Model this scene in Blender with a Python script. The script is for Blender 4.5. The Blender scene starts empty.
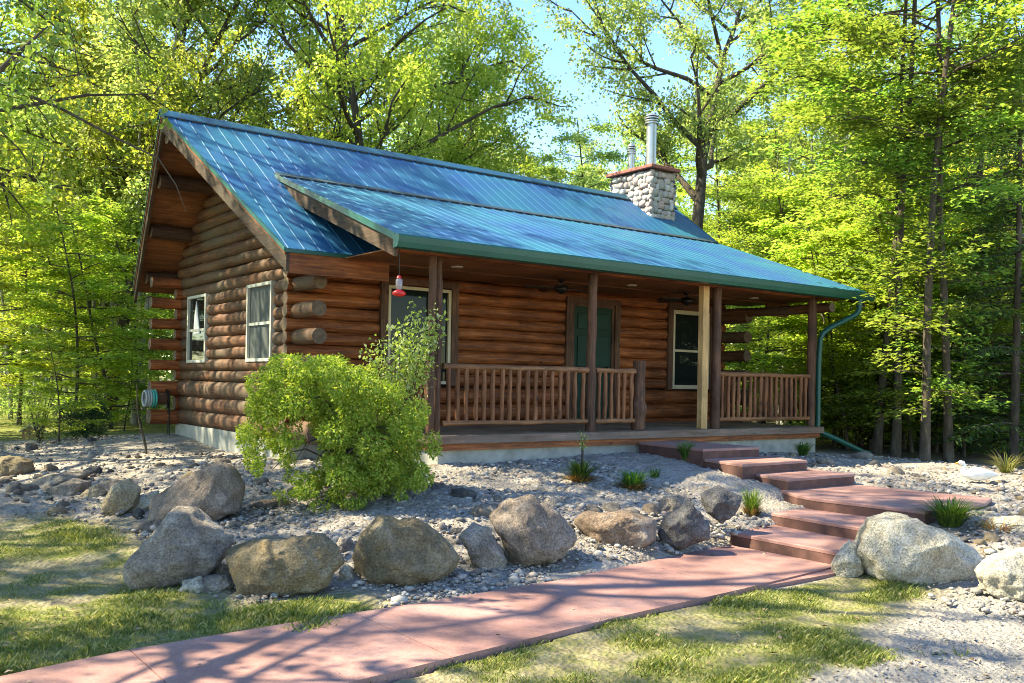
import bpy, math, random
import numpy as np
from mathutils import Vector, Matrix, noise
PI = math.pi
random.seed(7)
S = bpy.context.scene
COL = S.collection

# ---------------------------------------------------------------- camera, sky, sun, exposure
CAM = np.array([-5.481, -12.596, 0.705]); YAW = -0.64; ROLL = 0.018; FPX = 930.0; PPY = 382.0
cd = bpy.data.cameras.new('camera'); cam = bpy.data.objects.new('camera', cd); COL.objects.link(cam)
cam.matrix_world = Matrix.Translation(CAM) @ Matrix.Rotation(YAW, 4, 'Z') @ Matrix.Rotation(PI/2, 4, 'X') @ Matrix.Rotation(ROLL, 4, 'Z')
cd.sensor_width = 36; cd.lens = FPX/1024*36; cd.shift_y = (PPY-341.5)/1024; cd.clip_end = 2000; cd.clip_start = .05
S.camera = cam
SUN_TO = Vector((-.74, .60, 1.08)).normalized()          # towards the sun: left and slightly behind the cabin
world = bpy.data.worlds.new('World'); S.world = world; world.use_nodes = True
wn = world.node_tree.nodes; wl = world.node_tree.links
bg = wn['Background']; sky = wn.new('ShaderNodeTexSky'); sky.sky_type = 'NISHITA'; sky.sun_disc = False
sky.sun_elevation = math.asin(SUN_TO.z); sky.sun_rotation = math.atan2(SUN_TO.x, SUN_TO.y)
sky.air_density = 1.0; sky.dust_density = .0; sky.ozone_density = 4.0
hsv = wn.new('ShaderNodeHueSaturation'); hsv.inputs['Saturation'].default_value = 1.2; hsv.inputs['Hue'].default_value = .518; wl.new(sky.outputs[0], hsv.inputs['Color']); wl.new(hsv.outputs[0], bg.inputs[0]); bg.inputs[1].default_value = .148
sd = bpy.data.lights.new('sun', 'SUN'); sun = bpy.data.objects.new('sun', sd); COL.objects.link(sun)
sd.energy = 4.2; sd.angle = math.radians(.53); sd.color = (1, .96, .92)
sun.rotation_euler = SUN_TO.to_track_quat('Z', 'Y').to_euler()
S.view_settings.view_transform = 'Standard'; S.view_settings.look = 'None'; S.view_settings.gamma = 1
S.view_settings.use_curve_mapping = False
S.view_settings.exposure = 2.1
S.view_settings.use_white_balance = True; S.view_settings.white_balance_temperature = 8600; S.view_settings.white_balance_tint = -2
S.render.engine = 'CYCLES'
cy = S.cycles; cy.max_bounces = 9; cy.diffuse_bounces = 5; cy.glossy_bounces = 3; cy.transmission_bounces = 7; cy.transparent_max_bounces = 6
cy.pixel_filter_type = 'BLACKMAN_HARRIS'; cy.filter_width = 1.0; cy.caustics_reflective = False; cy.caustics_refractive = False; cy.sample_clamp_indirect = 6

FW = np.array([-math.sin(YAW), math.cos(YAW), 0]); RT = np.array([math.cos(YAW), math.sin(YAW), 0]); UP = np.array([0, 0, 1.])
_c, _s = math.cos(ROLL), math.sin(ROLL)
def ray(px, py):
    a, b = px-512, py-PPY
    return FW + RT*(a*_c+b*_s)/FPX - UP*(-a*_s+b*_c)/FPX
def spot(px, depth): p = CAM + depth*(FW+RT*(px-512)/FPX); return float(p[0]), float(p[1])   # a ground place at a real distance
def onz(px, py, z): d = ray(px, py); return CAM + d*(z-CAM[2])/d[2]

# ---------------------------------------------------------------- materials
def mat(name):
    m = bpy.data.materials.new(name); m.use_nodes = True
    nt = m.node_tree; return m, nt, nt.nodes, nt.links, nt.nodes['Principled BSDF']
def ramp(n, stops):
    r = n.new('ShaderNodeValToRGB'); e = r.color_ramp.elements
    while len(e) < len(stops): e.new(.5)
    for el, (p, c) in zip(e, stops): el.position = p; el.color = (*c, 1)
    return r
def tex(n, l, scale, detail=6, vec=None, rough=.6, stretch=None, coord='Object', kind='ShaderNodeTexNoise'):
    t = n.new(kind); t.inputs['Scale'].default_value = scale
    if kind == 'ShaderNodeTexNoise': t.inputs['Detail'].default_value = detail; t.inputs['Roughness'].default_value = rough
    tc = n.new('ShaderNodeTexCoord'); o = tc.outputs[coord]
    if stretch:
        mp = n.new('ShaderNodeMapping'); mp.inputs['Scale'].default_value = stretch; l.new(o, mp.inputs[0]); o = mp.outputs[0]
    l.new(o, t.inputs['Vector']); return t
def mixc(n, l, fac, a, b, mode='MIX'):
    m = n.new('ShaderNodeMix'); m.data_type = 'RGBA'; m.blend_type = mode
    for k, v in ((0, fac), (6, a), (7, b)):
        if hasattr(v, 'is_linked') or hasattr(v, 'links'): l.new(v, m.inputs[k])
        elif k == 0: m.inputs[0].default_value = v
        else: m.inputs[k].default_value = (*v, 1)
    return m.outputs[2]
def bump(n, l, b, h, strength=.4, dist=.02):
    u = n.new('ShaderNodeBump'); u.inputs['Strength'].default_value = strength; u.inputs['Distance'].default_value = dist
    l.new(h, u.inputs['Height']); l.new(u.outputs[0], b.inputs['Normal'])
def simple(name, col, rough=.6, metal=0, var=.25, scale=8, stretch=None, bmp=.0, spec=None, coord='Object'):
    m, nt, n, l, b = mat(name)
    t = tex(n, l, scale, stretch=stretch, coord=coord)
    r = ramp(n, [(.3, tuple(c*(1-var) for c in col)), (.7, tuple(min(1, c*(1+var)) for c in col))])
    l.new(t.outputs[0], r.inputs[0]); l.new(r.outputs[0], b.inputs['Base Color'])
    b.inputs['Roughness'].default_value = rough; b.inputs['Metallic'].default_value = metal
    if spec is not None: b.inputs['Specular IOR Level'].default_value = spec
    if bmp: bump(n, l, b, t.outputs[0], bmp, .01)
    return m
def wood(name, dark, mid, light, axis, rough=.6, weather=None, ks=1.0):
    """log or board: grain stretched along its axis, knots, checks, weathering patches"""
    m, nt, n, l, b = mat(name)
    st = [9*ks]*3; st[axis] = .55*ks
    g = tex(n, l, 3.2, 8, stretch=st, rough=.7)
    r = ramp(n, [(.28, dark), (.5, mid), (.74, light)]); l.new(g.outputs[0], r.inputs[0])
    big = tex(n, l, 1.3, 4); rb = ramp(n, [(.35, (.62, .60, .58)), (.65, (1.25, 1.2, 1.15))]); l.new(big.outputs[0], rb.inputs[0])
    col = mixc(n, l, 1.0, r.outputs[0], rb.outputs[0], 'MULTIPLY')
    kn = tex(n, l, 2.2, stretch=[1.3 if i != axis else .8 for i in range(3)], kind='ShaderNodeTexVoronoi')
    rk = ramp(n, [(.035, (1, 1, 1)), (.085, (0, 0, 0))]); l.new(kn.outputs['Distance'], rk.inputs[0])
    col = mixc(n, l, rk.outputs[0], col, tuple(c*.45 for c in dark))
    if weather:
        w = tex(n, l, 2.7, 5, stretch=[1 if i != axis else .4 for i in range(3)]); rw = ramp(n, [(.42, (0, 0, 0)), (.66, (1, 1, 1))]); l.new(w.outputs[0], rw.inputs[0])
        col = mixc(n, l, rw.outputs[0], col, weather)
    cs = [7*ks]*3; cs[axis] = .35*ks; ck = tex(n, l, 2.1, 3, stretch=cs); rc_ = ramp(n, [(.485, (0, 0, 0)), (.5, (.85,)*3), (.515, (0, 0, 0))]); l.new(ck.outputs[0], rc_.inputs[0])
    gate = tex(n, l, 1.7, 2); rg_ = ramp(n, [(.50, (0, 0, 0)), (.58, (1, 1, 1))]); l.new(gate.outputs[0], rg_.inputs[0]); gm_ = n.new('ShaderNodeMath'); gm_.operation = 'MULTIPLY'; l.new(rc_.outputs[0], gm_.inputs[0]); l.new(rg_.outputs[0], gm_.inputs[1])
    col = mixc(n, l, gm_.outputs[0], col, tuple(c*.35 for c in dark))
    l.new(col, b.inputs['Base Color']); b.inputs['Roughness'].default_value = rough
    b.inputs['Specular IOR Level'].default_value = .3
    bump(n, l, b, g.outputs[0], .5, .012)
    return m
M = {}
M['log_x'] = wood('stained_log_along_x', (.045, .013, .006), (.225, .068, .022), (.47, .17, .055), 0)
M['log_y'] = wood('weathered_log_along_y', (.028, .014, .008), (.115, .048, .022), (.23, .11, .055), 1, .75, weather=(.095, .066, .040))
M['log_z'] = wood('stained_post', (.035, .018, .011), (.10, .047, .027), (.20, .105, .062), 2, .7)
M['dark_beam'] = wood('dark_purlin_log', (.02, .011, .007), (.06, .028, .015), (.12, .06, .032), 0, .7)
M['rail'] = wood('rail_wood', (.06, .022, .010), (.20, .078, .032), (.36, .165, .075), 2, .6)
M['rail_x'] = wood('rail_wood_lengthwise', (.07, .028, .012), (.22, .10, .045), (.38, .20, .10), 0, .6)
M['soffit'] = wood('soffit_boards', (.085, .030, .012), (.20, .078, .030), (.33, .14, .055), 0, .6)
M['fascia_wood'] = wood('rake_board', (.025, .016, .010), (.07, .038, .022), (.17, .09, .055), 1, .75, weather=(.07, .052, .034))
M['newwood'] = wood('pale_new_lumber', (.30, .17, .065), (.45, .28, .12), (.56, .38, .19), 2, .7)
M['endgrain'] = simple('log_end_grain', (.115, .072, .042), .8, var=.45, scale=14, bmp=.3)
M['trimw'] = simple('white_window_frame', (.44, .42, .35), .5, var=.08)
M['trimt'] = simple('tan_window_trim', (.50, .42, .27), .55, var=.12)
M['doorg'] = simple('green_door_paint', (.004, .025, .015), .5, var=.15, spec=.2)
M['green'] = simple('green_painted_metal', (.010, .085, .060), .38, var=.10, scale=3)
M['darkmetal'] = simple('dark_metal', (.02, .018, .016), .45, .6)
M['concrete'] = simple('foundation_concrete', (.30, .29, .25), .9, var=.25, scale=5, bmp=.3)
M['deck'] = wood('deck_boards', (.12, .085, .05), (.25, .18, .115), (.38, .29, .19), 0, .7)
M['deckedge'] = wood('deck_edge_board', (.07, .042, .03), (.17, .11, .082), (.27, .19, .15), 0, .75, weather=(.17, .125, .10))
M['galv'] = simple('galvanised_flue', (.48, .48, .46), .35, .8, var=.1)
M['brick'] = simple('red_brick_cap', (.30, .105, .08), .85, var=.35, scale=20, bmp=.3)
M['mortar'] = simple('mortar', (.12, .105, .09), .95, var=.15)
M['red'] = simple('red_plastic', (.62, .02, .02), .3, var=.05)
M['white'] = simple('white_painted_concrete', (.72, .71, .68), .7, var=.10, scale=12)
M['orange'] = simple('orange_beak', (.6, .25, .04), .6)
M['teal'] = simple('teal_hose', (.03, .30, .24), .45, var=.1)
M['hosew'] = simple('white_hose', (.30, .33, .33), .5, var=.1)
M['curtain'] = simple('white_curtain', (.75, .74, .70), .9, var=.1, scale=30, stretch=(6, 6, .4))
M['lamp'] = simple('recessed_light_trim', (.5, .45, .36), .5)
M['wire'] = simple('galvanised_wire', (.42, .43, .42), .5, .3)
def glass(name, base, rough=.04):
    m, nt, n, l, b = mat(name); b.inputs['Base Color'].default_value = (*base, 1); b.inputs['Roughness'].default_value = rough
    b.inputs['Specular IOR Level'].default_value = .6; b.inputs['IOR'].default_value = 1.32; return m
M['pane'] = glass('window_glass_dark', (.012, .016, .014)); M['pane'].node_tree.nodes['Principled BSDF'].inputs['Specular IOR Level'].default_value = .25
M['screen'] = glass('insect_screen', (.075, .082, .078), .6); M['screen'].node_tree.nodes['Principled BSDF'].inputs['Specular IOR Level'].default_value = .2
M['clear'] = glass('clear_plastic', (.30, .24, .24), .1)
# roof metal: green sheet, the sky's blue reflection painted into its colour
m, nt, n, l, b = mat('sky_tinted_roof_metal'); M['roof'] = m
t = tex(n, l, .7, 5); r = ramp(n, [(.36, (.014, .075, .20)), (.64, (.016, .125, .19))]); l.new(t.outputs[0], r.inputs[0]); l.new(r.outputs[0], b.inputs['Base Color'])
t2 = tex(n, l, 1.2, 4); r2 = ramp(n, [(.35, (.45,)*3), (.7, (.53,)*3)]); l.new(t2.outputs[0], r2.inputs[0]); l.new(r2.outputs[0], b.inputs['Roughness'])
b.inputs['Metallic'].default_value = .0; b.inputs['Specular IOR Level'].default_value = .28
b.inputs['Coat Weight'].default_value = .0; b.inputs['Coat Roughness'].default_value = .2
# stones and boulders
def rockmat(name, a, bcol, c, lichen=(.30, .27, .10), la=.62, sc=1.0):
    m, nt, n, l, b = mat(name)
    t = tex(n, l, 2.6*sc, 10, rough=.75); r = ramp(n, [(.30, a), (.5, bcol), (.70, c)]); l.new(t.outputs[0], r.inputs[0])
    s = tex(n, l, 55*sc, 3, rough=.8); rs = ramp(n, [(.38, (.62,)*3), (.62, (1.32,)*3)]); l.new(s.outputs[0], rs.inputs[0])
    col = mixc(n, l, 1, r.outputs[0], rs.outputs[0], 'MULTIPLY')
    k = tex(n, l, 3.6*sc, 6, rough=.7, stretch=(1.2, 1, .8)); rk = ramp(n, [(la, (0, 0, 0)), (la+.20, (.8,)*3)]); l.new(k.outputs[0], rk.inputs[0])
    col = mixc(n, l, rk.outputs[0], col, lichen)
    l.new(col, b.inputs['Base Color']); b.inputs['Roughness'].default_value = .88; b.inputs['Specular IOR Level'].default_value = .25
    cr = tex(n, l, 4.5*sc, kind='ShaderNodeTexVoronoi'); cr.feature = 'DISTANCE_TO_EDGE'; wv = n.new('ShaderNodeVectorMath'); wv.operation = 'ADD'; tc_ = n.new('ShaderNodeTexCoord'); l.new(tc_.outputs['Object'], wv.inputs[0]); l.new(tex(n, l, 3.0, 5).outputs['Color'], wv.inputs[1]); l.new(wv.outputs[0], cr.inputs['Vector'])
    rcr = ramp(n, [(0, (0, 0, 0)), (.035, (1, 1, 1))]); l.new(cr.outputs['Distance'], rcr.inputs[0]); ad0 = n.new('ShaderNodeMath'); ad0.operation = 'MULTIPLY_ADD'; l.new(rcr.outputs[0], ad0.inputs[0]); ad0.inputs[1].default_value = .14; l.new(t.outputs[0], ad0.inputs[2])
    ad = n.new('ShaderNodeMath'); ad.operation = 'MULTIPLY_ADD'; l.new(s.outputs[0], ad.inputs[0]); ad.inputs[1].default_value = .5; l.new(ad0.outputs[0], ad.inputs[2])
    bump(n, l, b, ad.outputs[0], 1.0, .05); return m
M['rk_grey'] = rockmat('grey_granite', (.12, .092, .07), (.30, .25, .20), (.52, .455, .38))
M['rk_purple'] = rockmat('mauve_granite', (.12, .085, .065), (.28, .215, .165), (.48, .395, .32), lichen=(.20, .17, .05))
M['rk_olive'] = rockmat('olive_brown_stone', (.10, .075, .045), (.225, .175, .105), (.42, .355, .25), lichen=(.24, .14, .04), la=.52)
M['rk_tan'] = rockmat('tan_fieldstone', (.27, .20, .12), (.42, .32, .20), (.55, .45, .31))
M['rk_rust'] = rockmat('rust_banded_stone', (.14, .09, .06), (.26, .18, .125), (.40, .32, .25), lichen=(.36, .33, .29), la=.5)
M['rk_pale'] = rockmat('pale_cream_stone', (.24, .20, .14), (.50, .45, .35), (.66, .61, .51), lichen=(.26, .20, .09), la=.55)
M['rk_dark'] = rockmat('dark_grey_stone', (.065, .06, .058), (.13, .12, .115), (.24, .225, .21), lichen=(.33, .32, .30), la=.6)
def islandmat(name, stops, rough=.9, bmp=0):
    m, nt, n, l, b = mat(name); g = n.new('ShaderNodeNewGeometry'); r = ramp(n, stops); l.new(g.outputs['Random Per Island'], r.inputs[0])
    t = tex(n, l, 30, 3); rs = ramp(n, [(.3, (.75,)*3), (.7, (1.2,)*3)]); l.new(t.outputs[0], rs.inputs[0])
    l.new(mixc(n, l, 1, r.outputs[0], rs.outputs[0], 'MULTIPLY'), b.inputs['Base Color']); b.inputs['Roughness'].default_value = rough
    return m
M['pebbles'] = islandmat('mixed_pebbles', [(0, (.09, .08, .07)), (.3, (.19, .17, .15)), (.6, (.27, .25, .22)), (.85, (.40, .37, .33)), (1, (.28, .19, .14))])
M['chimstone'] = islandmat('chimney_fieldstone', [(0, (.28, .25, .22)), (.3, (.48, .44, .40)), (.55, (.34, .31, .29)), (.75, (.46, .33, .29)), (1, (.58, .55, .51))])
def leafmat(name, stops, trans=.5, tint=(1.25, 1.25, .55), rough=.5):
    m = bpy.data.materials.new(name); m.use_nodes = True; nt = m.node_tree; n = nt.nodes; l = nt.links; n.clear()
    out = n.new('ShaderNodeOutputMaterial'); g = n.new('ShaderNodeNewGeometry'); oi = n.new('ShaderNodeObjectInfo')
    r = ramp(n, stops); l.new(g.outputs['Random Per Island'], r.inputs[0])
    hs = n.new('ShaderNodeHueSaturation'); l.new(r.outputs[0], hs.inputs['Color'])
    mr = n.new('ShaderNodeMapRange'); mr.inputs[3].default_value = .74; mr.inputs[4].default_value = 1.22; l.new(oi.outputs['Random'], mr.inputs[0]); l.new(mr.outputs[0], hs.inputs['Value'])
    mh = n.new('ShaderNodeMapRange'); mh.inputs[3].default_value = .485; mh.inputs[4].default_value = .535; fr_ = n.new('ShaderNodeMath'); fr_.operation = 'MULTIPLY'; fr_.inputs[1].default_value = 7.31; l.new(oi.outputs['Random'], fr_.inputs[0]); fr2 = n.new('ShaderNodeMath'); fr2.operation = 'FRACT'; l.new(fr_.outputs[0], fr2.inputs[0]); l.new(fr2.outputs[0], mh.inputs[0]); l.new(mh.outputs[0], hs.inputs['Hue'])
    d = n.new('ShaderNodeBsdfPrincipled'); d.inputs['Roughness'].default_value = rough; d.inputs['Specular IOR Level'].default_value = .35
    l.new(hs.outputs[0], d.inputs['Base Color'])
    tr = n.new('ShaderNodeBsdfTranslucent'); l.new(mixc(n, l, 1, hs.outputs[0], tint, 'MULTIPLY'), tr.inputs[0])
    mx = n.new('ShaderNodeMixShader'); mx.inputs[0].default_value = trans; l.new(d.outputs[0], mx.inputs[1]); l.new(tr.outputs[0], mx.inputs[2]); l.new(mx.outputs[0], out.inputs[0])
    return m
M['leaf_oak'] = leafmat('young_oak_leaves', [(0, (.23, .29, .05)), (.5, (.37, .42, .08)), (.85, (.48, .51, .12)), (1, (.52, .48, .15))], .6, (1.3, 1.35, .8))
M['leaf_maple'] = leafmat('maple_leaves', [(0, (.15, .23, .045)), (.5, (.28, .37, .07)), (1, (.42, .50, .12))], .55, (1.3, 1.25, .8))
M['leaf_wood'] = leafmat('woodland_leaves', [(0, (.20, .28, .08)), (.5, (.35, .43, .13)), (1, (.48, .54, .20))], .6, (1.25, 1.2, .85))
M['leaf_fir'] = leafmat('hemlock_needles', [(0, (.03, .07, .025)), (.6, (.06, .12, .035)), (1, (.12, .19, .05))], .3)
M['leaf_bush'] = leafmat('chartreuse_leaves', [(0, (.15, .28, .035)), (.4, (.28, .44, .06)), (.8, (.42, .57, .10)), (1, (.56, .54, .16))], .42, (1.4, 1.3, .7), .8)
M['leaf_shrub'] = leafmat('pale_green_leaves', [(0, (.20, .29, .06)), (.6, (.33, .44, .12)), (1, (.58, .62, .38))], .5)
M['leaf_junip'] = leafmat('juniper_needles', [(0, (.03, .06, .02)), (.6, (.065, .11, .035)), (1, (.12, .17, .05))], .2)
M['grassb'] = leafmat('grass_blades', [(0, (.08, .105, .018)), (.45, (.17, .19, .035)), (.7, (.26, .25, .06)), (1, (.42, .35, .18))], .35, (1.3, 1.2, .7))
M['tuftg'] = leafmat('tuft_blades', [(0, (.045, .10, .02)), (.7, (.11, .19, .03)), (1, (.22, .28, .05))], .35)
M['tufto'] = leafmat('dry_orange_blades', [(0, (.25, .11, .04)), (.6, (.42, .20, .09)), (1, (.30, .30, .08))], .35, (1.2, 1, .8))
M['litter'] = islandmat('dead_leaves', [(0, (.13, .075, .035)), (.5, (.26, .17, .09)), (1, (.42, .32, .21))])
def barkmat(name, a, bb, c, sc=1):
    m, nt, n, l, b = mat(name); t = tex(n, l, 5*sc, 8, stretch=(3, 3, .6), rough=.75); r = ramp(n, [(.3, a), (.52, bb), (.72, c)]); l.new(t.outputs[0], r.inputs[0])
    l.new(r.outputs[0], b.inputs['Base Color']); b.inputs['Roughness'].default_value = .95; b.inputs['Specular IOR Level'].default_value = .15; bump(n, l, b, t.outputs[0], .8, .03); return m
M['bark'] = barkmat('grey_brown_bark', (.03, .023, .016), (.078, .062, .045), (.16, .135, .105))
M['bark_pale'] = barkmat('pale_grey_bark', (.12, .11, .09), (.26, .24, .21), (.42, .40, .36))
M['birch'] = barkmat('white_birch_bark', (.14, .12, .10), (.52, .49, .44), (.66, .63, .58))
# path
m, nt, n, l, b = mat('red_stained_concrete'); M['path'] = m
t = tex(n, l, 1.1, 9, rough=.7); r = ramp(n, [(.3, (.19, .095, .078)), (.5, (.285, .146, .122)), (.72, (.39, .23, .20))]); l.new(t.outputs[0], r.inputs[0])
s = tex(n, l, 60, 4); rs = ramp(n, [(.35, (.86,)*3), (.65, (1.12,)*3)]); l.new(s.outputs[0], rs.inputs[0])
st = tex(n, l, 3.1, 7, rough=.75); rst = ramp(n, [(.60, (0, 0, 0)), (.76, (.55,)*3)]); l.new(st.outputs[0], rst.inputs[0])
col = mixc(n, l, rst.outputs[0], mixc(n, l, 1, r.outputs[0], rs.outputs[0], 'MULTIPLY'), (.27, .15, .12))
l.new(col, b.inputs['Base Color']); b.inputs['Roughness'].default_value = .7; bump(n, l, b, s.outputs[0], .25, .006)
# riser: same concrete, its shade painted in as a darker, browner colour
M['riser'] = simple('shaded_concrete_riser', (.10, .044, .033), .85, var=.4, scale=6, bmp=.3)

# ---------------------------------------------------------------- mesh helpers
def np_mesh(name, verts, quads=None, tris=None, m=None, smooth=False, attr=None):
    me = bpy.data.meshes.new(name); verts = np.asarray(verts, np.float32)
    me.vertices.add(len(verts)); me.vertices.foreach_set('co', verts.ravel())
    li = []; tot = []
    if quads is not None and len(quads): li.append(np.asarray(quads, np.int32).ravel()); tot.append(np.full(len(quads), 4, np.int32))
    if tris is not None and len(tris): li.append(np.asarray(tris, np.int32).ravel()); tot.append(np.full(len(tris), 3, np.int32))
    li = np.concatenate(li); tot = np.concatenate(tot); start = np.concatenate([[0], np.cumsum(tot)[:-1]]).astype(np.int32)
    me.loops.add(len(li)); me.loops.foreach_set('vertex_index', li)
    me.polygons.add(len(tot)); me.polygons.foreach_set('loop_start', start)
    if smooth: me.polygons.foreach_set('use_smooth', np.ones(len(tot), bool))
    if m: me.materials.append(m)
    me.update(calc_edges=True); me.validate()
    if attr:
        for k, v in attr.items():
            a = me.attributes.new(k, 'FLOAT', 'POINT'); a.data.foreach_set('value', np.asarray(v, np.float32))
    return me
class MB:
    """collects shapes and links them as one mesh object"""
    def __init__(s): s.v = []; s.f = []; s.sm = []; s.mi = []
    def add(s, vs, fs, smooth=False, mi=0):
        o = len(s.v); s.v += [tuple(v) for v in vs]; s.f += [tuple(i+o for i in f) for f in fs]; s.sm += [smooth]*len(fs); s.mi += [mi]*len(fs)
    def box(s, x0, x1, y0, y1, z0, z1, mi=0, bv=0.0):
        if bv:
            x, X, y, Y, z, Z = x0, x1, y0, y1, z0, z1; b = bv
            vs = []
            for (a, A, c, C, h) in ((x+b, X-b, y+b, Y-b, z), (x, X, y, Y, z+b), (x, X, y, Y, Z-b), (x+b, X-b, y+b, Y-b, Z)):
                vs += [(a, c, h), (A, c, h), (A, C, h), (a, C, h)]
            fs = [(3, 2, 1, 0), (12, 13, 14, 15)]
            for k in (0, 4, 8):
                for i in range(4): j = (i+1) % 4; fs.append((k+i, k+j, k+4+j, k+4+i))
            s.add(vs, fs, mi=mi); return
        vs = [(x0, y0, z0), (x1, y0, z0), (x1, y1, z0), (x0, y1, z0), (x0, y0, z1), (x1, y0, z1), (x1, y1, z1), (x0, y1, z1)]
        s.add(vs, [(3, 2, 1, 0), (4, 5, 6, 7), (0, 1, 5, 4), (1, 2, 6, 5), (2, 3, 7, 6), (3, 0, 4, 7)], mi=mi)
    def prism(s, poly, vec, mi=0, smooth=False):
        """poly: 3D polygon, vec: extrusion"""
        n = len(poly); a = [Vector(p) for p in poly]; b = [p+Vector(vec) for p in a]
        s.add(a+b, [tuple(range(n-1, -1, -1)), tuple(range(n, 2*n))], mi=mi)
        s.add(a+b, [(i, (i+1) % n, n+(i+1) % n, n+i) for i in range(n)], mi=mi, smooth=smooth)
    def tube(s, pts, radii, n=10, cap=True, mi=0, capmi=None, smooth=True, twist=0, squash=None):
        pts = [Vector(p) for p in pts]; rings = []; prev = None
        for i, p in enumerate(pts):
            d = (pts[min(i+1, len(pts)-1)]-pts[max(i-1, 0)]).normalized()
            if prev is None:
                u = d.cross(Vector((0, 0, 1)));
                if u.length < .1: u = d.cross(Vector((1, 0, 0)))
                u.normalize()
            else: u = (prev-d*prev.dot(d)).normalized()
            prev = u; w = d.cross(u); r = radii[i] if hasattr(radii, '__len__') else radii
            rx, rz = (r, r) if not squash else (r*squash[0], r*squash[1])
            rings.append([p+u*math.cos(2*PI*k/n)*rx+w*math.sin(2*PI*k/n)*rz for k in range(n)])
        vs = [v for r_ in rings for v in r_]; fs = []
        for i in range(len(rings)-1):
            for k in range(n): k2 = (k+1) % n; fs.append((i*n+k, i*n+k2, (i+1)*n+k2, (i+1)*n+k))
        s.add(vs, fs, smooth, mi)
        if cap:
            c = mi if capmi is None else capmi; o = len(s.v)
            s.v += [tuple(v) for v in rings[0]]+[tuple(v) for v in rings[-1]]
            s.f += [tuple(o+n-1-k for k in range(n)), tuple(o+n+k for k in range(n))]; s.sm += [False, False]; s.mi += [c, c]
    def build(s, name, mats, parent=None):
        me = bpy.data.meshes.new(name); me.from_pydata(s.v, [], s.f)
        for mm in (mats if isinstance(mats, (list, tuple)) else [mats]): me.materials.append(mm)
        me.polygons.foreach_set('use_smooth', s.sm); me.polygons.foreach_set('material_index', s.mi); me.update()
        import bmesh
        bm = bmesh.new(); bm.from_mesh(me); bmesh.ops.recalc_face_normals(bm, faces=bm.faces); bm.to_mesh(me); bm.free()
        return link(name, me, parent)
def link(name, me, parent=None, loc=None):
    o = bpy.data.objects.new(name, me); COL.objects.link(o)
    if parent is not None:
        o.parent = parent
        o.matrix_parent_inverse = Matrix.Translation(-parent.location) if False else Matrix.Identity(4)
    if loc is not None: o.location = loc
    return o
def tag(o, label=None, cat=None, group=None, kind=None):
    for k, v in (('label', label), ('category', cat), ('group', group), ('kind', kind)):
        if v: o[k] = v
    return o
def empty(name, loc, label, cat, group=None, rz=0, sc=1):
    o = bpy.data.objects.new(name, None); COL.objects.link(o); o.location = loc; o.rotation_euler = (0, 0, rz); o.scale = (sc,)*3; o.empty_display_size = .2
    return tag(o, label, cat, group)
def copy_tree(o, parent=None):
    c = o.copy(); COL.objects.link(c); c.parent = parent
    for ch in list(o.children): copy_tree(ch, c)
    return c
def log_pts(p0, p1, r, seg=7, wob=.006, rv=.05, seed=None):
    rnd = random.Random(seed if seed is not None else random.random()); p0 = Vector(p0); p1 = Vector(p1); P = []; R = []
    ph = rnd.random()*6
    for i in range(seg+1):
        t = i/seg; P.append(p0.lerp(p1, t)+Vector((rnd.uniform(-wob, wob), rnd.uniform(-wob, wob), rnd.uniform(-wob, wob))))
        R.append(r*(1+rv*math.sin(ph+t*5)+rnd.uniform(-rv, rv)*.6))
    return P, R

# ---------------------------------------------------------------- ground
CP = np.array([(-3,-10,-1.03),(0,-9,-1.0),(3,-9.5,-1.0),(-6,-9,-1.06),(-6,-4,-1.02),(-9,-10,-1.05),(-4.6,-6.9,-1.0),(-2.9,-6.7,-.99),(-.5,-6.6,-.985),(1.4,-6.3,-.97),
 (-3,-8,-1.0),(-1,-7.8,-.99),(2,-7.5,-.99),(-3.2,-5.6,-1.0),(-2.5,-5.9,-.985),(-1.6,-6.1,-.97),(-.8,-6.1,-.95),(-.3,-6.1,-.94),(.5,-6.3,-.90),(1.1,-6.5,-.92),
 (-3.0,-4.3,-.97),(-2.4,-4.2,-.86),(-1.2,-5,-.78),(-.3,-5.2,-.74),(.7,-5.5,-.72),(1.6,-5.8,-.70),(2.4,-5.6,-.78),(3.0,-5.5,-.73),(3.5,-5.6,-.70),(3.75,-5.2,-.57),(3.7,-4.6,-.43),(3.8,-4.1,-.38),(4.0,-3.5,-.32),
 (-1,-3.3,-.66),(0,-3.6,-.58),(1,-3.6,-.55),(2.2,-4,-.52),(3.2,-4.2,-.46),(0,-2.4,-.42),(1,-2.7,-.365),(3,-2.7,-.34),(5.4,-2.8,-.32),(5.4,-3.6,-.34),(7,-2.9,-.40),(8.8,-2.9,-.47),(10,-3,-.52),
 (5.8,-4.9,-.47),(6.0,-6,-.55),(6.2,-7,-.58),(5.2,-7.8,-.62),(4.2,-7.7,-.66),(3.4,-7.8,-.78),(2.6,-7.75,-.9),(2.1,-8.4,-1.0),(3.2,-8.3,-.84),(2.7,-9.3,-1.0),(4.2,-8.9,-.78),(8,-8,-.62),(9,-5,-.52),(12,-4,-.6),(17,-4,-.7),(13,-10,-.7),
 (-.3,.3,-.48),(-.3,5,-.40),(-2,1,-.66),(-2,4,-.6),(-2.4,-1.2,-.80),(-4,1.6,-.80),(-3.6,-2,-.90),(-5,-1,-.95),(-4,-4.5,-1.02),(-2,8,-.6),(-1,11,-.6),(-6,6,-.82),(0,20,-.62),(20,20,-.7),(-20,0,-1.0),(-15,20,-.8),(30,40,-.7),(0,45,-.6),(40,0,-.8),(0,-25,-1.05),(-20,-20,-1.05),(25,-15,-.8),(4,0,-.6),(4,5,-.6),(9.5,5,-.55),(9.6,0,-.5)])
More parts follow.
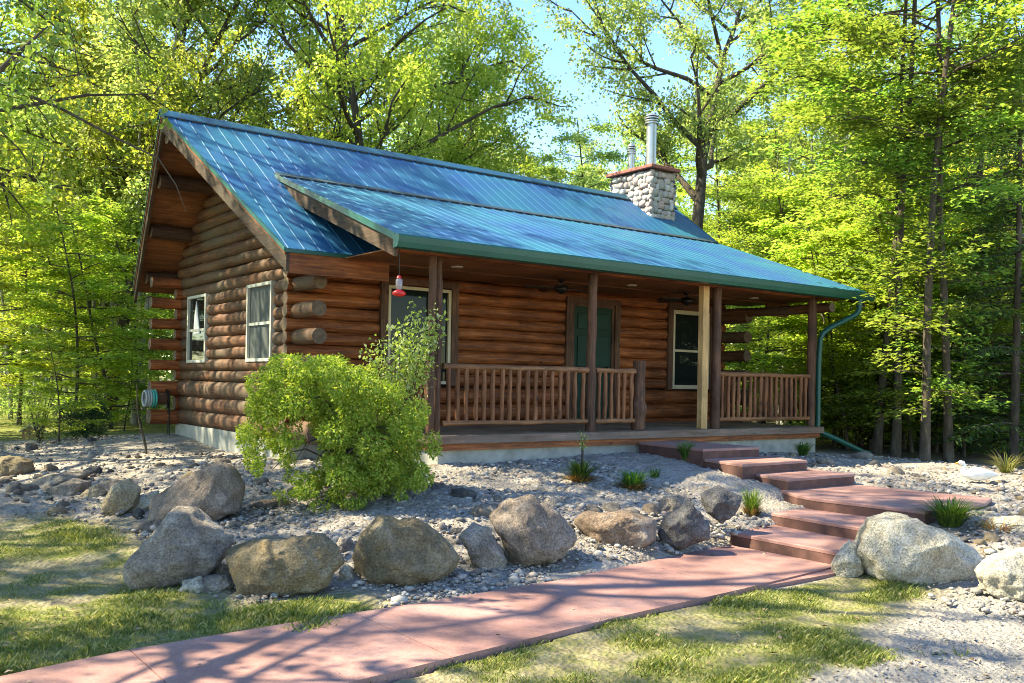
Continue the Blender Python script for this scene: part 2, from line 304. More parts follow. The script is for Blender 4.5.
_n = len(CP); _D = np.linalg.norm(CP[:, None, :2]-CP[None, :, :2], axis=2)
_A = np.zeros((_n+1, _n+1)); _A[:_n, :_n] = -_D + np.eye(_n)*(-.08); _A[:_n, _n] = 1; _A[_n, :_n] = 1
_W = np.linalg.solve(_A, np.append(CP[:, 2], 0))
def gz(x, y):
    x = np.atleast_1d(np.asarray(x, float)); y = np.atleast_1d(np.asarray(y, float)); out = np.empty(len(x))
    for i in range(0, len(x), 20000):
        d = np.hypot(x[i:i+20000, None]-CP[None, :, 0], y[i:i+20000, None]-CP[None, :, 1]); out[i:i+20000] = -d@_W[:_n]+_W[_n]
    return out
def g1(x, y): return float(gz(x, y)[0])
_rng = np.random.default_rng(3)
_K = [( _rng.uniform(0, 2*PI), f, _rng.uniform(0, 2*PI)) for f in (.5, .8, 1.3, 2.1, 3.3, 5.1, 7.7) for _ in range(3)]
def wav(x, y, lo=0, hi=21):
    s = 0; w = 0
    for a, f, p in _K[lo:hi]: s = s+np.sin((x*math.cos(a)+y*math.sin(a))*f*1.7+p+1.3*np.sin((y*math.cos(a)-x*math.sin(a))*f*.9+p*2))/f**.6; w += .5/f**1.2
    return s/math.sqrt(w)
def sstep(a, b, x): t = np.clip((x-a)/(b-a), 0, 1); return t*t*(3-2*t)
def lawn(x, y):
    """0..1 how much grass grows at a place"""
    n = wav(x, y)*.5
    left = sstep(-2.9, -3.35, x+.35*n+.12*(y+4.5)) * sstep(-.9, -1.7, y+.4*n) * sstep(-7.0, -6.7, y)
    verge = sstep(-6.95, -6.75, y)*sstep(-5.75, -6.1, y+.12*n)*sstep(-1.9, -2.6, x+.3*n)
    b = -7.62+.02*x
    right = sstep(b+.02, b-.10, y)*sstep(-9.35, -8.75, y-.12*x+.35*n)*sstep(-2.9, -2.0, x-.4*n)*sstep(2.6, 1.4, x+.4*n)
    strip = sstep(b+.02, b-.05, y)*sstep(b-.55, b-.30, y+.2*n)*sstep(-4, -3, x)*sstep(1.9, 1.5, x)
    back = sstep(7.0, 8.5, y+.3*n)*sstep(7, 3, x+.2*y*0)*.95
    far = sstep(-3.6, -5, x)*sstep(-1, 3, y)*.8
    pat = np.clip(.5+.55*wav(x, y, 6)*.5, 0, 1)
    return np.clip(np.maximum.reduce([left*(.26+.50*pat), verge*(.58+.40*pat), right*(.42+.50*pat), strip*.7*pat, back, far]), 0, 1)
def turf(x, y):
    n = wav(x, y)*.5
    a = sstep(-2.7, -3.2, x+.35*n+.12*(y+4.5)) * sstep(-.7, -1.5, y+.4*n) * sstep(-7.0, -6.7, y)
    c = sstep(-6.95, -6.75, y)*sstep(-5.75, -6.1, y+.12*n)*sstep(-1.7, -2.4, x+.3*n); b = -7.62+.02*x
    d = sstep(b+.02, b-.10, y)*sstep(-9.45, -8.95, y-.12*x+.35*n)*sstep(-4, -3, x)*sstep(2.7, 1.7, x+.4*n)
    return np.clip(np.maximum.reduce([a, c, d]), 0, 1)*.9
def grid(xs, ys):
    X, Y = np.meshgrid(xs, ys); x = X.ravel(); y = Y.ravel(); return X, Y, x, y
xs = np.concatenate([[-600, -300, -150, -80, -50], np.linspace(-35, -8, 36), np.arange(-7.8, 8.01, .055), np.linspace(8.3, 40, 60), [55, 90, 160, 300, 600]])
ys = np.concatenate([[-600, -300, -120, -60, -30, -20, -15, -12.5], np.arange(-11, 0.5, .055), np.linspace(.8, 30, 70), [34, 40, 50, 70, 110, 200, 350, 600]])
X, Y, x, y = grid(xs, ys)
z = gz(x, y); g = lawn(x, y)
onpath = (sstep(-8.05, -7.7, y)*sstep(-6.1, -6.4, y)*sstep(2.3, 2.0, x))
z = z + (1-onpath)*(.012*wav(x, y)*(1-.6*g)+.010*(1-g)*_rng.standard_normal(len(x))*((x > -8) & (x < 8) & (y < .5)))
z = np.where((np.abs(x) > 60) | (np.abs(y) > 60), -.9, z)
z = np.where((x > .2) & (x < 9) & (y > -2.4) & (y < 5.3), np.minimum(z, -.6), z)
ST = [((2.12, 3.35, -7.5, -6.0), -.95), ((2.9, 4.05, -7.35, -5.9), -.80), ((3.6, 5.65, -7.45, -5.38), -.66), ((3.95, 5.55, -5.52, -4.6), -.50), ((3.85, 5.45, -4.95, -3.85), -.37), ((3.98, 5.35, -4.18, -2.6), -.25)]
for (a_, b_, c_, d_), zt in reversed(ST):
    dd_ = np.maximum.reduce([a_-x, x-b_, c_-y, y-d_])+.13; z = np.where(dd_ < -.03, np.minimum(z, zt-.05), np.minimum(z, zt+.0+np.clip(dd_, 0, 5)*3.0+.02))
dpth = np.maximum.reduce([np.interp(x, [-8, -6.2, -4.66, -4, -3.17, -2.17, -.85, .57, 2.26], [-8.75, -8.5, -8.22, -8.1, -7.99, -7.88, -7.73, -7.62, -7.44])-y, y-np.interp(x, [-8, -6.2, -4.66, -4, -2.88, -1.68, -.44, 1.51, 2.32], [-7.3, -7.08, -6.84, -6.7, -6.63, -6.61, -6.55, -6.24, -6.14]), x-2.3])
z = np.minimum(z, -.972+np.clip(dpth, 0, 3)*.5+np.where(dpth > 0, 0, -.1))
ny, nx = X.shape; idx = np.arange(ny*nx).reshape(ny, nx)
q = np.stack([idx[:-1, :-1], idx[:-1, 1:], idx[1:, 1:], idx[1:, :-1]], -1).reshape(-1, 4)
forest = np.clip(sstep(8.8, 11, x)+sstep(14, 18, y)+sstep(-9, -13, x), 0, 1)
drive = sstep(-8.75, -9.35, y-.12*x+.3*wav(x, y)*.5)
m, nt, n, l, b = mat('gravel_soil_and_turf'); M['ground'] = m
def att(nm): a = n.new('ShaderNodeAttribute'); a.attribute_name = nm; return a.outputs['Fac']
v = tex(n, l, 26, kind='ShaderNodeTexVoronoi'); rv = ramp(n, [(0, (.25, .21, .175)), (.35, (.35, .305, .255)), (.7, (.20, .17, .14)), (1, (.46, .41, .35))]); l.new(v.outputs['Color'], rv.inputs[0])
v2 = tex(n, l, 70, kind='ShaderNodeTexVoronoi'); rv2 = ramp(n, [(0, (.24, .205, .17)), (.5, (.34, .295, .25)), (1, (.44, .395, .34))]); l.new(v2.outputs['Color'], rv2.inputs[0])
gm = tex(n, l, 1.6, 6); rgm = ramp(n, [(.38, (0, 0, 0)), (.62, (1, 1, 1))]); l.new(gm.outputs[0], rgm.inputs[0])
grav = mixc(n, l, rgm.outputs[0], rv.outputs[0], rv2.outputs[0])
so = tex(n, l, 2.3, 9, rough=.7); rso = ramp(n, [(.32, (.11, .08, .055)), (.52, (.19, .15, .11)), (.74, (.29, .24, .19))]); l.new(so.outputs[0], rso.inputs[0])
sm = tex(n, l, 3.4, 8, rough=.75); rsm = ramp(n, [(.50, (0, 0, 0)), (.64, (.8,)*3)]); l.new(sm.outputs[0], rsm.inputs[0])
grav = mixc(n, l, rsm.outputs[0], grav, rso.outputs[0])
tf = tex(n, l, 9, 10, rough=.8); rtf = ramp(n, [(.30, (.07, .085, .018)), (.46, (.13, .15, .03)), (.60, (.22, .20, .065)), (.8, (.32, .26, .14))]); l.new(tf.outputs[0], rtf.inputs[0])
dg = n.new('ShaderNodeMath'); dg.operation = 'MULTIPLY_ADD'; l.new(tex(n, l, 5, 9, rough=.8).outputs[0], dg.inputs[0]); dg.inputs[1].default_value = 1.6; dg.inputs[2].default_value = -.95
ad = n.new('ShaderNodeMath'); ad.operation = 'ADD'; l.new(dg.outputs[0], ad.inputs[0]); l.new(att('lawn'), ad.inputs[1])
ra = ramp(n, [(.15, (0, 0, 0)), (.55, (1, 1, 1))]); l.new(ad.outputs[0], ra.inputs[0])
ff = tex(n, l, 4, 8, rough=.8); rff = ramp(n, [(.3, (.06, .045, .028)), (.55, (.13, .10, .06)), (.8, (.20, .17, .08))]); l.new(ff.outputs[0], rff.inputs[0])
th_ = tex(n, l, 7, 10, rough=.8); rth = ramp(n, [(.32, (.15, .11, .065)), (.5, (.27, .225, .125)), (.66, (.38, .33, .20)), (.8, (.20, .20, .07))]); l.new(th_.outputs[0], rth.inputs[0])
grav = mixc(n, l, att('turf'), grav, rth.outputs[0])
c1 = mixc(n, l, att('forest'), grav, rff.outputs[0]); c1 = mixc(n, l, ra.outputs[0], c1, rtf.outputs[0])
dr = tex(n, l, 120, 4); rdr = ramp(n, [(.3, (.20, .18, .155)), (.7, (.36, .33, .29))]); l.new(dr.outputs[0], rdr.inputs[0])
c1 = mixc(n, l, att('drive'), c1, rdr.outputs[0])
l.new(c1, b.inputs['Base Color']); b.inputs['Roughness'].default_value = .95; b.inputs['Specular IOR Level'].default_value = .15
hh = n.new('ShaderNodeMath'); hh.operation = 'ADD'; l.new(v.outputs['Distance'], hh.inputs[0]); l.new(tf.outputs[0], hh.inputs[1]); bump(n, l, b, hh.outputs[0], .8, .03)
tag(link('ground', np_mesh('ground', np.stack([x, y, z], 1), q, m=M['ground'], smooth=True, attr={'lawn': g, 'turf': turf(x, y), 'forest': forest*(1-g), 'drive': drive})), kind='structure')

# path slab with joints
pm = MB()
top = [(-8.0, -7.30), (-6.2, -7.08), (-4.66, -6.84), (-4.0, -6.70), (-2.88, -6.63), (-1.68, -6.61), (-.44, -6.55), (1.51, -6.24), (2.32, -6.14)]
bot = [(-8.0, -8.75), (-6.2, -8.50), (-4.66, -8.22), (-4.0, -8.10), (-3.17, -7.99), (-2.17, -7.88), (-.85, -7.73), (.57, -7.62), (2.26, -7.44)]
def lerp_line(L, x_):
    for (a, b_) in zip(L[:-1], L[1:]):
        if a[0] <= x_ <= b_[0]: t = (x_-a[0])/(b_[0]-a[0]); return a[1]+t*(b_[1]-a[1])
    return L[0][1] if x_ < L[0][0] else L[-1][1]
cuts = [-8.0, -5.9, -3.95, -2.4, -.9, .65, 2.2]
for a, b_ in zip(cuts[:-1], cuts[1:]):
    xsn = np.linspace(a+.004, b_-.004, 9); up = [(float(t), lerp_line(top, t)) for t in xsn]; dn = [(float(t), lerp_line(bot, t)) for t in xsn]
    for i in range(8):
        A, B, C, D = dn[i], dn[i+1], up[i+1], up[i]
        pm.add([(*A, -.96), (*B, -.96), (*C, -.96), (*D, -.96), (*A, -1.1), (*B, -1.1), (*C, -1.1), (*D, -1.1)],
               [(0, 1, 2, 3), (0, 4, 5, 1), (2, 6, 7, 3)] + ([(0, 3, 7, 4)] if i == 0 else []) + ([(1, 5, 6, 2)] if i == 7 else []))
pm.box(-8, 2.2, -7.6, -7.0, -1.1, -.975)
tag(pm.build('path', M['path']), kind='structure')
# steps: each slab is a thing
def step(poly, ztop, h, label):
    o = empty('concrete_step', (poly[0][0], poly[0][1], ztop-h), label, 'step', 'red concrete steps climbing to the porch')
    P = [(px-poly[0][0], py-poly[0][1]) for px, py in poly]; n_ = len(P); b = MB()
    inset = .012; cx = sum(p[0] for p in P)/n_; cyy = sum(p[1] for p in P)/n_
    def sh(p, k): d = Vector((cx-p[0], cyy-p[1])); d.normalize(); return (p[0]+d.x*k, p[1]+d.y*k)
    a = [(*p, h-.035) for p in P]; c = [(*p, h-.008) for p in P]; e = [(*sh(p, inset), h) for p in P]
    b.add(a+c+e, [(i, (i+1) % n_, n_+(i+1) % n_, n_+i) for i in range(n_)]+[(n_+i, n_+(i+1) % n_, 2*n_+(i+1) % n_, 2*n_+i) for i in range(n_)]+[tuple(2*n_+i for i in range(n_)), tuple(range(n_-1, -1, -1))])
    b.build('tread', M['path'], o)
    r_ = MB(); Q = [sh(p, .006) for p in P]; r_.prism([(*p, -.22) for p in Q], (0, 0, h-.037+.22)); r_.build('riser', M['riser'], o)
step([(2.18, -7.46), (3.3, -7.36), (3.3, -6.02), (2.24, -6.12)], -.83, .15, 'lowest red concrete step, rising from the end of the long path')
step([(2.92, -7.30), (4.0, -7.2), (4.0, -5.95), (3.04, -6.03)], -.695, .14, 'second lowest red concrete step, just under the wide landing')
step([(3.76, -7.42), (5.0, -7.42), (5.62, -7.2), (5.45, -5.42), (4.0, -5.42), (3.74, -5.85), (3.66, -6.16)], -.56, .14, 'wide red concrete landing slab behind the big pale boulder')
step([(4.03, -5.50), (5.46, -5.49), (5.5, -4.70), (4.26, -4.66)], -.42, .15, 'third red concrete slab below the porch deck, just above the landing')
step([(3.91, -4.90), (5.31, -4.86), (5.4, -3.95), (4.15, -3.90)], -.285, .14, 'second red concrete slab below the porch deck')
step([(4.07, -4.10), (5.19, -4.15), (5.3, -2.64), (4.30, -2.64)], -.15, .14, 'topmost red concrete slab, touching the porch deck')

# ---------------------------------------------------------------- the cabin
cab = empty('log_cabin', (0, 0, 0), 'brown log cabin with blue-green metal roof and covered front porch', 'cabin')
L = 9.02; W = 5.1; SL = (4.86-2.4)/(2.54+1.11)
def zroof(y_): return 2.4+SL*(y_+1.11) if y_ < 2.54 else 4.86-SL*(y_-2.54)
courses = [(-.05, .142), (.21, .142), (.47, .142)]+[(.72+.19*k, .100) for k in range(22)]
def logline(b, p0, p1, r, mi=0, capmi=1, seed=0, seg=None):
    d = (Vector(p1)-Vector(p0)).length
    if d < .05: return
    P, R = log_pts(p0, p1, r, seg or max(2, int(d/.45)), .009, .06, seed); b.tube(P, R, 12, True, mi, capmi)
# openings: (axis start, axis end, z0, z1)
gable_open = [(.60, 1.66, .93, 2.17), (3.56, 4.60, .93, 2.17)]
front_open = [(1.40, 2.62, .63, 2.17), (5.06, 6.16, -.1, 2.12), (7.60, 8.72, .61, 2.17)]
def cut(segs, a, c):
    out = []
    for (p, q_) in segs:
        if c <= p or a >= q_: out.append((p, q_)); continue
        if a-p > .03: out.append((p, a))
        if q_-c > .03: out.append((c, q_))
    return out
def gable(side):
    b = MB(); X0 = 0 if side < 0 else L
    ext = .8
    for k, (zc, r) in enumerate(courses):
        if zc > 4.55: break
        y0, y1 = -.03, W+.12
        if k % 2 == 0 and zc < 2.3: y0 = -ext; y1 = W+.12; r *= 1.10
        if zc > 2.25:
            yl = (zc+r+.10-2.4)/SL-1.11; y0 = max(y0, yl); y1 = min(y1, 5.08-yl)
            if y1-y0 < .3: break
        segs = [(y0, y1)]
        if side < 0:
            for (a, c, z0, z1) in gable_open:
                if z0 < zc < z1:
                    segs = cut(segs, a, c)
        for (p, q_) in segs: logline(b, (X0, p, zc), (X0, q_, zc), r, seed=k*7+side*100+int(p*10))
    return b.build('gable_wall', [M['log_y'], M['endgrain']], cab)
gable(-1); gable(1)
def longwall(Y0, front):
    b = MB()
    for k, (zc, r) in enumerate(courses):
        if zc > 2.45 and k % 2 == 0 or zc > 2.75: continue
        zc2 = zc+.0; x0, x1 = -.17, L+.17
        if zc > 2.6: continue
        if not front and k % 2 == 0: x0 = -.62
        segs = [(x0, x1)]
        if front:
            for (a, c, z0, z1) in front_open:
                if z0 < zc < z1: segs = cut(segs, a, c)
        for (p, q_) in segs: logline(b, (p, Y0, zc2-.004), (q_, Y0, zc2-.004), r*.985, seed=k*13+int(Y0*3)+int(p*10))
    return b.build('front_wall' if front else 'back_wall', [M['log_x'], M['endgrain']], cab)
longwall(0, True); longwall(W, False)
b = MB(); b.box(.09, L-.09, .07, W-.07, -.6, 2.5); b.prism([(.09, .1, 2.45), (.09, W-.1, 2.45), (.09, 2.54, 4.5)], (L-.18, 0, 0)); b.build('inner_core', simple('dark_chinking', (.035, .022, .014), .9), cab)
b = MB(); b.box(-.10, L+.1, -.10, W+.1, -.9, -.18); b.build('foundation', M['concrete'], cab)
# windows
def window(axis, a, c, z0, z1, kind, off):
    """axis 'y': on the gable wall, 'x': on the front wall; off = outward coordinate of the wall face"""
    fm = M['trimw'] if kind != 'tan' else M['trimt']; fw = .048 if kind != 'tan' else .075
    def bx(b, p, q_, zz0, zz1, o0, o1):
        if axis == 'y': b.box(off-o1, off-o0, p, q_, zz0, zz1)
        else: b.box(p, q_, off-o1, off-o0, zz0, zz1)
    f = MB(); bx(f, a, a+fw, z0, z1, -.06, .016); bx(f, c-fw, c, z0, z1, -.06, .016); bx(f, a+fw, c-fw, z1-fw, z1, -.06, .014); bx(f, a+fw, c-fw, z0, z0+fw, -.06, .020)
    zm = (z0+z1)/2 - .02; w = f.build('window', fm, cab)
    if kind != 'picture': s_ = MB(); bx(s_, a+fw, c-fw, zm-.022, zm+.022, -.04, -.004); s_.build('meeting_rail', fm, w)
    p = MB(); bx(p, a+fw, c-fw, z0+fw, z1-fw, -.05, -.028); p.build('pane', M['screen'] if kind == 'screen' else M['pane'], w)
    if kind == 'grid':
        g_ = MB()
        for k in range(1, 3): xx = a+fw+(c-a-2*fw)*k/3; bx(g_, xx-.009, xx+.009, z0+fw, z1-fw, -.03, -.004)
        for k in (1, 2, 4, 5): zz = z0+fw+(z1-z0-2*fw)*k/6; bx(g_, a+fw, c-fw, zz-.009, zz+.009, -.032, -.006)
        g_.build('muntins', M['trimt'], w)
    if kind == 'curtain':
        cu = MB(); yy = (a+c)/2+.08; cu.prism([(off+.024, yy-.20, z0+.52), (off+.024, yy+.14, z0+.52), (off+.024, yy+.10, z0+.80), (off+.024, yy+.0, z0+1.1), (off+.024, yy-.10, z0+.8)], (-.012, 0, 0)); cu.build('curtain', M['curtain'], w)
    return w
window('y', .64, 1.64, .95, 2.15, 'screen', -.10); window('y', 3.58, 4.58, .95, 2.15, 'curtain', -.10)
window('x', 1.44, 2.58, .65, 2.15, 'picture', -.10); window('x', 7.63, 8.70, .63, 2.15, 'tan', -.10)
for o in [o for o in cab.children if o.name.startswith('window')][2:3]: o.data.materials[0] = M['trimt']
for (a, c, z0, z1) in front_open:
    tr = MB(); tr.box(a-.09, a+.035, -.135, -.02, z0, z1+.02); tr.box(c-.035, c+.09, -.135, -.02, z0, z1+.02); tr.box(a-.09, c+.09, -.138, -.02, z1+.0, z1+.10)
    tr.build('opening_trim', M['log_z'], cab)
d = MB(); d.box(5.17, 6.07, -.08, -.035, .02, 2.07); door = d.build('door', M['doorg'], cab)
pn = MB()
for (xa, xb) in ((5.26, 5.56), (5.68, 5.98)):
    for (za, zb) in ((.18, .85), (1.0, 1.55), (1.67, 1.95)): pn.box(xa, xb, -.098, -.079, za, zb, bv=.008)
pn.build('raised_panels', simple('green_door_panel', (.005, .032, .020), .5, spec=.2), door)
hk = MB(); hk.tube([(5.99, -.08, 1.0), (5.99, -.13, 1.0)], [.012, .028], 10); hk.build('handle', M['darkmetal'], door)
fd = MB(); fd.box(5.10, 5.17, -.10, .02, 0, 2.14); fd.box(6.07, 6.14, -.10, .02, 0, 2.14); fd.box(5.17, 6.07, -.10, .02, 2.07, 2.14); fd.build('door_frame', M['log_z'], cab)

PX0_, PX1_ = .05, 9.97; M['closure'] = simple('dark_foam_closure', (.008, .012, .015), .8)
# main roof: prow shaped sheet with ribs
TH = .04
def roofplane(front):
    s = 1 if front else -1
    def Yv(y_): return y_ if front else 5.08-y_
    pts = [(-.65, -1.11), (-1.22, 2.54), (10.35, 2.54), (9.88, -1.11)]
    V = [(x_, Yv(y_), 2.4+SL*(y_+1.11)) for x_, y_ in pts]; b = MB(); nrm = Vector((0, -SL*s, 1)).normalized()
    b.prism(V, -nrm*TH)
    # ribs
    xx = -1.05
    while xx < 10.3:
        y0 = -1.11
        if xx < -.65: y0 = -1.11+(-.65-xx)/.57*3.65+.05
        if xx > 9.88: y0 = -1.11+(xx-9.88)/.47*3.65+.05
        y0 -= .0; y1 = 2.50; 
        P0 = Vector((xx, Yv(y0), 2.4+SL*(y0+1.11))); P1 = Vector((xx, Yv(y1), 2.4+SL*(y1+1.11))); w1, w2, h = .023, .009, .007
        vs = []
        for P in (P0, P1): vs += [P+Vector((-w1, 0, 0))-nrm*.003, P+Vector((-w2, 0, 0))+nrm*h, P+Vector((w2, 0, 0))+nrm*h, P+Vector((w1, 0, 0))-nrm*.003]
        b.add(vs, [(0, 4, 5, 1), (1, 5, 6, 2), (2, 6, 7, 3), (0, 1, 2, 3), (7, 6, 5, 4)])
        xx += .2286
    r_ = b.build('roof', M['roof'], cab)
    # soffit boards + rake boards
    sf = MB(); off = Vector((0, 0, -.055)); V2 = [Vector(v)+off for v in V]; sf.prism(V2, -nrm*.03); sf.build('soffit', M['soffit'], r_)
    for side, (e0, e1) in enumerate((((-.65, -1.11), (-1.22, 2.54)), ((9.88, -1.11), (10.35, 2.54)))):
        A = Vector((e0[0], Yv(e0[1]), 2.4)); B = Vector((e1[0], Yv(e1[1]), 4.86)); ins = .02*(1 if side == 0 else -1)
        rb = MB(); t_ = -.045*(1 if side else -1)
        rb.prism([A+Vector((ins, 0, -.05)), B+Vector((ins, 0, -.05)), B+Vector((ins, 0, -.29)), A+Vector((ins, 0, -.30))], (t_, 0, 0)); rb.build('rake_board', M['fascia_wood'], r_)
        td = MB(); o_ = -.012 if side == 0 else .012
        td.prism([A+Vector((o_, 0, .008)), B+Vector((o_, 0, .008)), B+Vector((o_, 0, -.045)), A+Vector((o_, 0, -.045))], (.030 if side == 0 else -.030, 0, 0)); td.build('drip_edge', M['green'], r_)
    fb = MB(); yA, yB = (-1.10, -1.05) if front else (5.08+1.05, 5.08+1.10); fb.box(-.60, .90 if front else 9.84, yA, yB, 2.08, 2.345)
    if front: fc = MB(); fc.box(9.2, 9.84, yA, yB, 2.08, 2.345); fc.build('fascia_board', M['log_x'], r_); fb.build('fascia_board', M['log_x'], r_)
    ee = MB(); ye = Yv(-1.12); ee.box(-.645, 1.2 if front else 9.87, min(ye, ye-.012*s), max(ye, ye-.012*s), 2.345, 2.392); ee.build('eave_trim', M['green'], r_)
    return r_
roofplane(True); roofplane(False)
for nm, y_, z_, xa, xb in (('ridge_closure', 2.372, 4.760, -1.15, 10.2), ('porch_closure', .795, 3.758, PX0_, PX1_)):
    cb = MB(); xx = (-1.05 if nm[0] == 'r' else PX0_+.06)+.03
    while xx < xb-.2: cb.box(xx, xx+.165, y_-.012, y_+.012, z_-.022, z_+.012); xx += .2286
    cb.build(nm, M['closure'], cab)
rc = MB()
rc.prism([(-1.24, 2.54, 4.915), (-1.24, 2.38, 4.795), (-1.24, 2.38, 4.775), (-1.24, 2.54, 4.88), (-1.24, 2.70, 4.775), (-1.24, 2.70, 4.795)], (11.6, 0, 0)); rc.build('ridge_cap', simple('dark_teal_ridge_metal', (.010, .07, .12), .4, var=.1), cab)
# purlin logs under the gable overhang
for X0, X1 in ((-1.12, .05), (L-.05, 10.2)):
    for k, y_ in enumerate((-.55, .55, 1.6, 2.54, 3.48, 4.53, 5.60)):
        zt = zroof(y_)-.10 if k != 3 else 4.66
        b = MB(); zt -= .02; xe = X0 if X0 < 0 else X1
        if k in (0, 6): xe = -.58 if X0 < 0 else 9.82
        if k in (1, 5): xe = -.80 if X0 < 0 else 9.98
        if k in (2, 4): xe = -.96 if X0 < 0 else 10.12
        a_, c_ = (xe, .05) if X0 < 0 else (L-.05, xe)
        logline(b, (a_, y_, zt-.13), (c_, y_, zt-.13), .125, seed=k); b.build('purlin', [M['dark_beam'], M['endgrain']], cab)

# porch roof
PX0, PX1 = .05, 9.97; PS = (3.79-2.47)/(.93+2.74)
b = MB(); A = [(PX0, -2.76, 2.465), (PX1, -2.76, 2.465), (PX1, .95, 3.80), (PX0, .95, 3.80)]; nr = Vector((0, -PS, 1)).normalized(); b.prism(A, -nr*.03)
xx = PX0+.06
while xx < PX1:
    P0 = Vector((xx, -2.77, 2.462)); P1 = Vector((xx, .94, 3.797)); vs = []
    for P in (P0, P1): vs += [P+Vector((-.023, 0, 0))-nr*.003, P+Vector((-.009, 0, 0))+nr*.007, P+Vector((.009, 0, 0))+nr*.007, P+Vector((.023, 0, 0))-nr*.003]
    b.add(vs, [(0, 4, 5, 1), (1, 5, 6, 2), (2, 6, 7, 3), (0, 1, 2, 3), (7, 6, 5, 4)]); xx += .2286
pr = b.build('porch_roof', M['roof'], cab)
b = MB(); b.prism([(PX0, .80, 3.775), (PX0, 1.02, 3.86), (PX0, 1.02, 3.84), (PX0, .80, 3.755)], (PX1-PX0, 0, 0)); b.build('flashing', simple('dark_flashing', (.02, .045, .06), .5), pr)
for xe, t_ in ((PX0+.015, .045), (PX1-.015, -.045)):
    b = MB(); b.prism([(xe, -2.72, 2.40), (xe, .90, 3.72), (xe, .90, 3.50), (xe, -2.72, 2.20)], (t_, 0, 0)); b.build('rake_board', M['fascia_wood'], pr)
    o_ = -.03 if t_ > 0 else .03
    b = MB(); b.prism([(xe+o_, -2.76, 2.475), (xe+o_, .95, 3.81), (xe+o_, .95, 3.735), (xe+o_, -2.76, 2.395)], (-o_*.9, 0, 0)); b.build('drip_edge', M['green'], pr)
# gutter
b = MB(); gp = [(-2.765, 2.45), (-2.90, 2.45), (-2.91, 2.43), (-2.89, 2.36), (-2.86, 2.30), (-2.765, 2.29)]
b.prism([(PX0-.03, y_, z_) for y_, z_ in gp], (PX1-PX0+.06, 0, 0)); gut = b.build('gutter', M['green'], pr)
b = MB(); b.tube([(9.60, -2.83, 2.31), (9.60, -2.83, 2.13), (9.57, -2.80, 2.05), (9.46, -2.72, 1.97), (9.22, -2.50, 1.80), (9.12, -2.42, 1.70), (9.09, -2.38, 1.58), (9.08, -2.36, 1.2), (9.08, -2.36, .0), (9.10, -2.40, -.10), (9.3, -2.60, -.22), (9.85, -2.80, -.46), (10.0, -2.84, -.49)], .058, 10, squash=(1, .8)); b.build('downspout', M['green'], pr)
b = MB(); logline(b, (.15, -2.34, 2.39), (9.6, -2.34, 2.39), .085, seed=5, seg=12); b.build('porch_beam', [M['log_x'], M['endgrain']], cab)
for xb in (9.02,):
    b = MB(); logline(b, (xb, -2.66, 2.14), (xb, .0, 2.14), .09, seed=int(xb)); b.build('tie_beam', [M['log_y'], M['endgrain']], cab)
b = MB(); b.prism([(.9, -2.3, 2.36), (.9, -.1, 3.1), (.9, -.1, 2.25), (.9, -2.3, 2.25)], (.03, 0, 0)); 
for lx in (1.77, 5.2, 8.3):
    b2 = MB(); b2.tube([(lx, -1.5, 2.320), (lx, -1.5, 2.334)], .085, 20); b2.build('recessed_light', M['lamp'], pr)
# flat ceiling boards of the porch at beam height
b = MB(); b.box(.2, 9.7, -2.60, -.12, 2.335, 2.350); b.build('porch_ceiling', M['soffit'], cab)

# chimney
b = MB(); b.box(8.88, 9.57, 1.78, 3.02, 3.6, 5.36); ch = b.build('chimney', M['mortar'], cab)
stn = MB(); rs_ = random.Random(4)
def stone(b, c, nrm_axis, w, h, rs_, thick=.05):
    ico = [(math.cos(2*PI*k/8)*math.cos(e), math.sin(2*PI*k/8)*math.cos(e), math.sin(e)) for e in (0, .65) for k in range(8)]+[(0, 0, 1)]
    j = [rs_.uniform(.8, 1.12) for _ in range(17)]; vs = []
    for q_, (a, c_, e) in enumerate(ico):
        uu = max(-1, min(1, a*1.35))*w/2*j[q_ % 8]; vv = max(-1, min(1, c_*1.35))*h/2*j[(q_+3) % 8]; ww = e*thick
        vs.append((c[0]-ww, c[1]+uu, c[2]+vv) if nrm_axis == 0 else (c[0]+uu, c[1]-ww, c[2]+vv) if nrm_axis == 1 else (c[0]+ww, c[1]+uu, c[2]+vv) if nrm_axis == 2 else (c[0]+uu, c[1]+ww, c[2]+vv))
    fs = [(k, (k+1) % 8, 8+(k+1) % 8, 8+k) for k in range(8)]+[(8+k, 8+(k+1) % 8, 16) for k in range(8)]
    b.add(vs, fs, True)
for ax, (u0, u1) in ((0, (1.76, 3.04)), (1, (8.86, 9.59)), (2, (1.76, 3.04)), (3, (8.86, 9.59))):
    zz = 3.9
    while zz < 5.3:
        hgt = rs_.uniform(.10, .16); uu = u0+rs_.uniform(-.05, .0)
        while uu < u1-.04:
            wd = min(rs_.uniform(.09, .25), u1-uu+.02); c = uu+wd/2; k = rs_.uniform(-.03, .03)
            pos = {0: (8.875, c, zz+hgt/2+k), 1: (c, 1.775, zz+hgt/2+k), 2: (9.575, c, zz+hgt/2+k), 3: (c, 3.025, zz+hgt/2+k)}[ax]
            stone(stn, pos, ax, wd*1.0, hgt*rs_.uniform(.80, 1.25), rs_, rs_.uniform(.025, .055)); uu += wd
        zz += hgt
stn.build('stonework', M['chimstone'], ch)
b = MB(); b.box(8.78, 9.67, 1.67, 3.13, 5.385, 5.46, bv=.01); b.build('cap', M['brick'], ch)
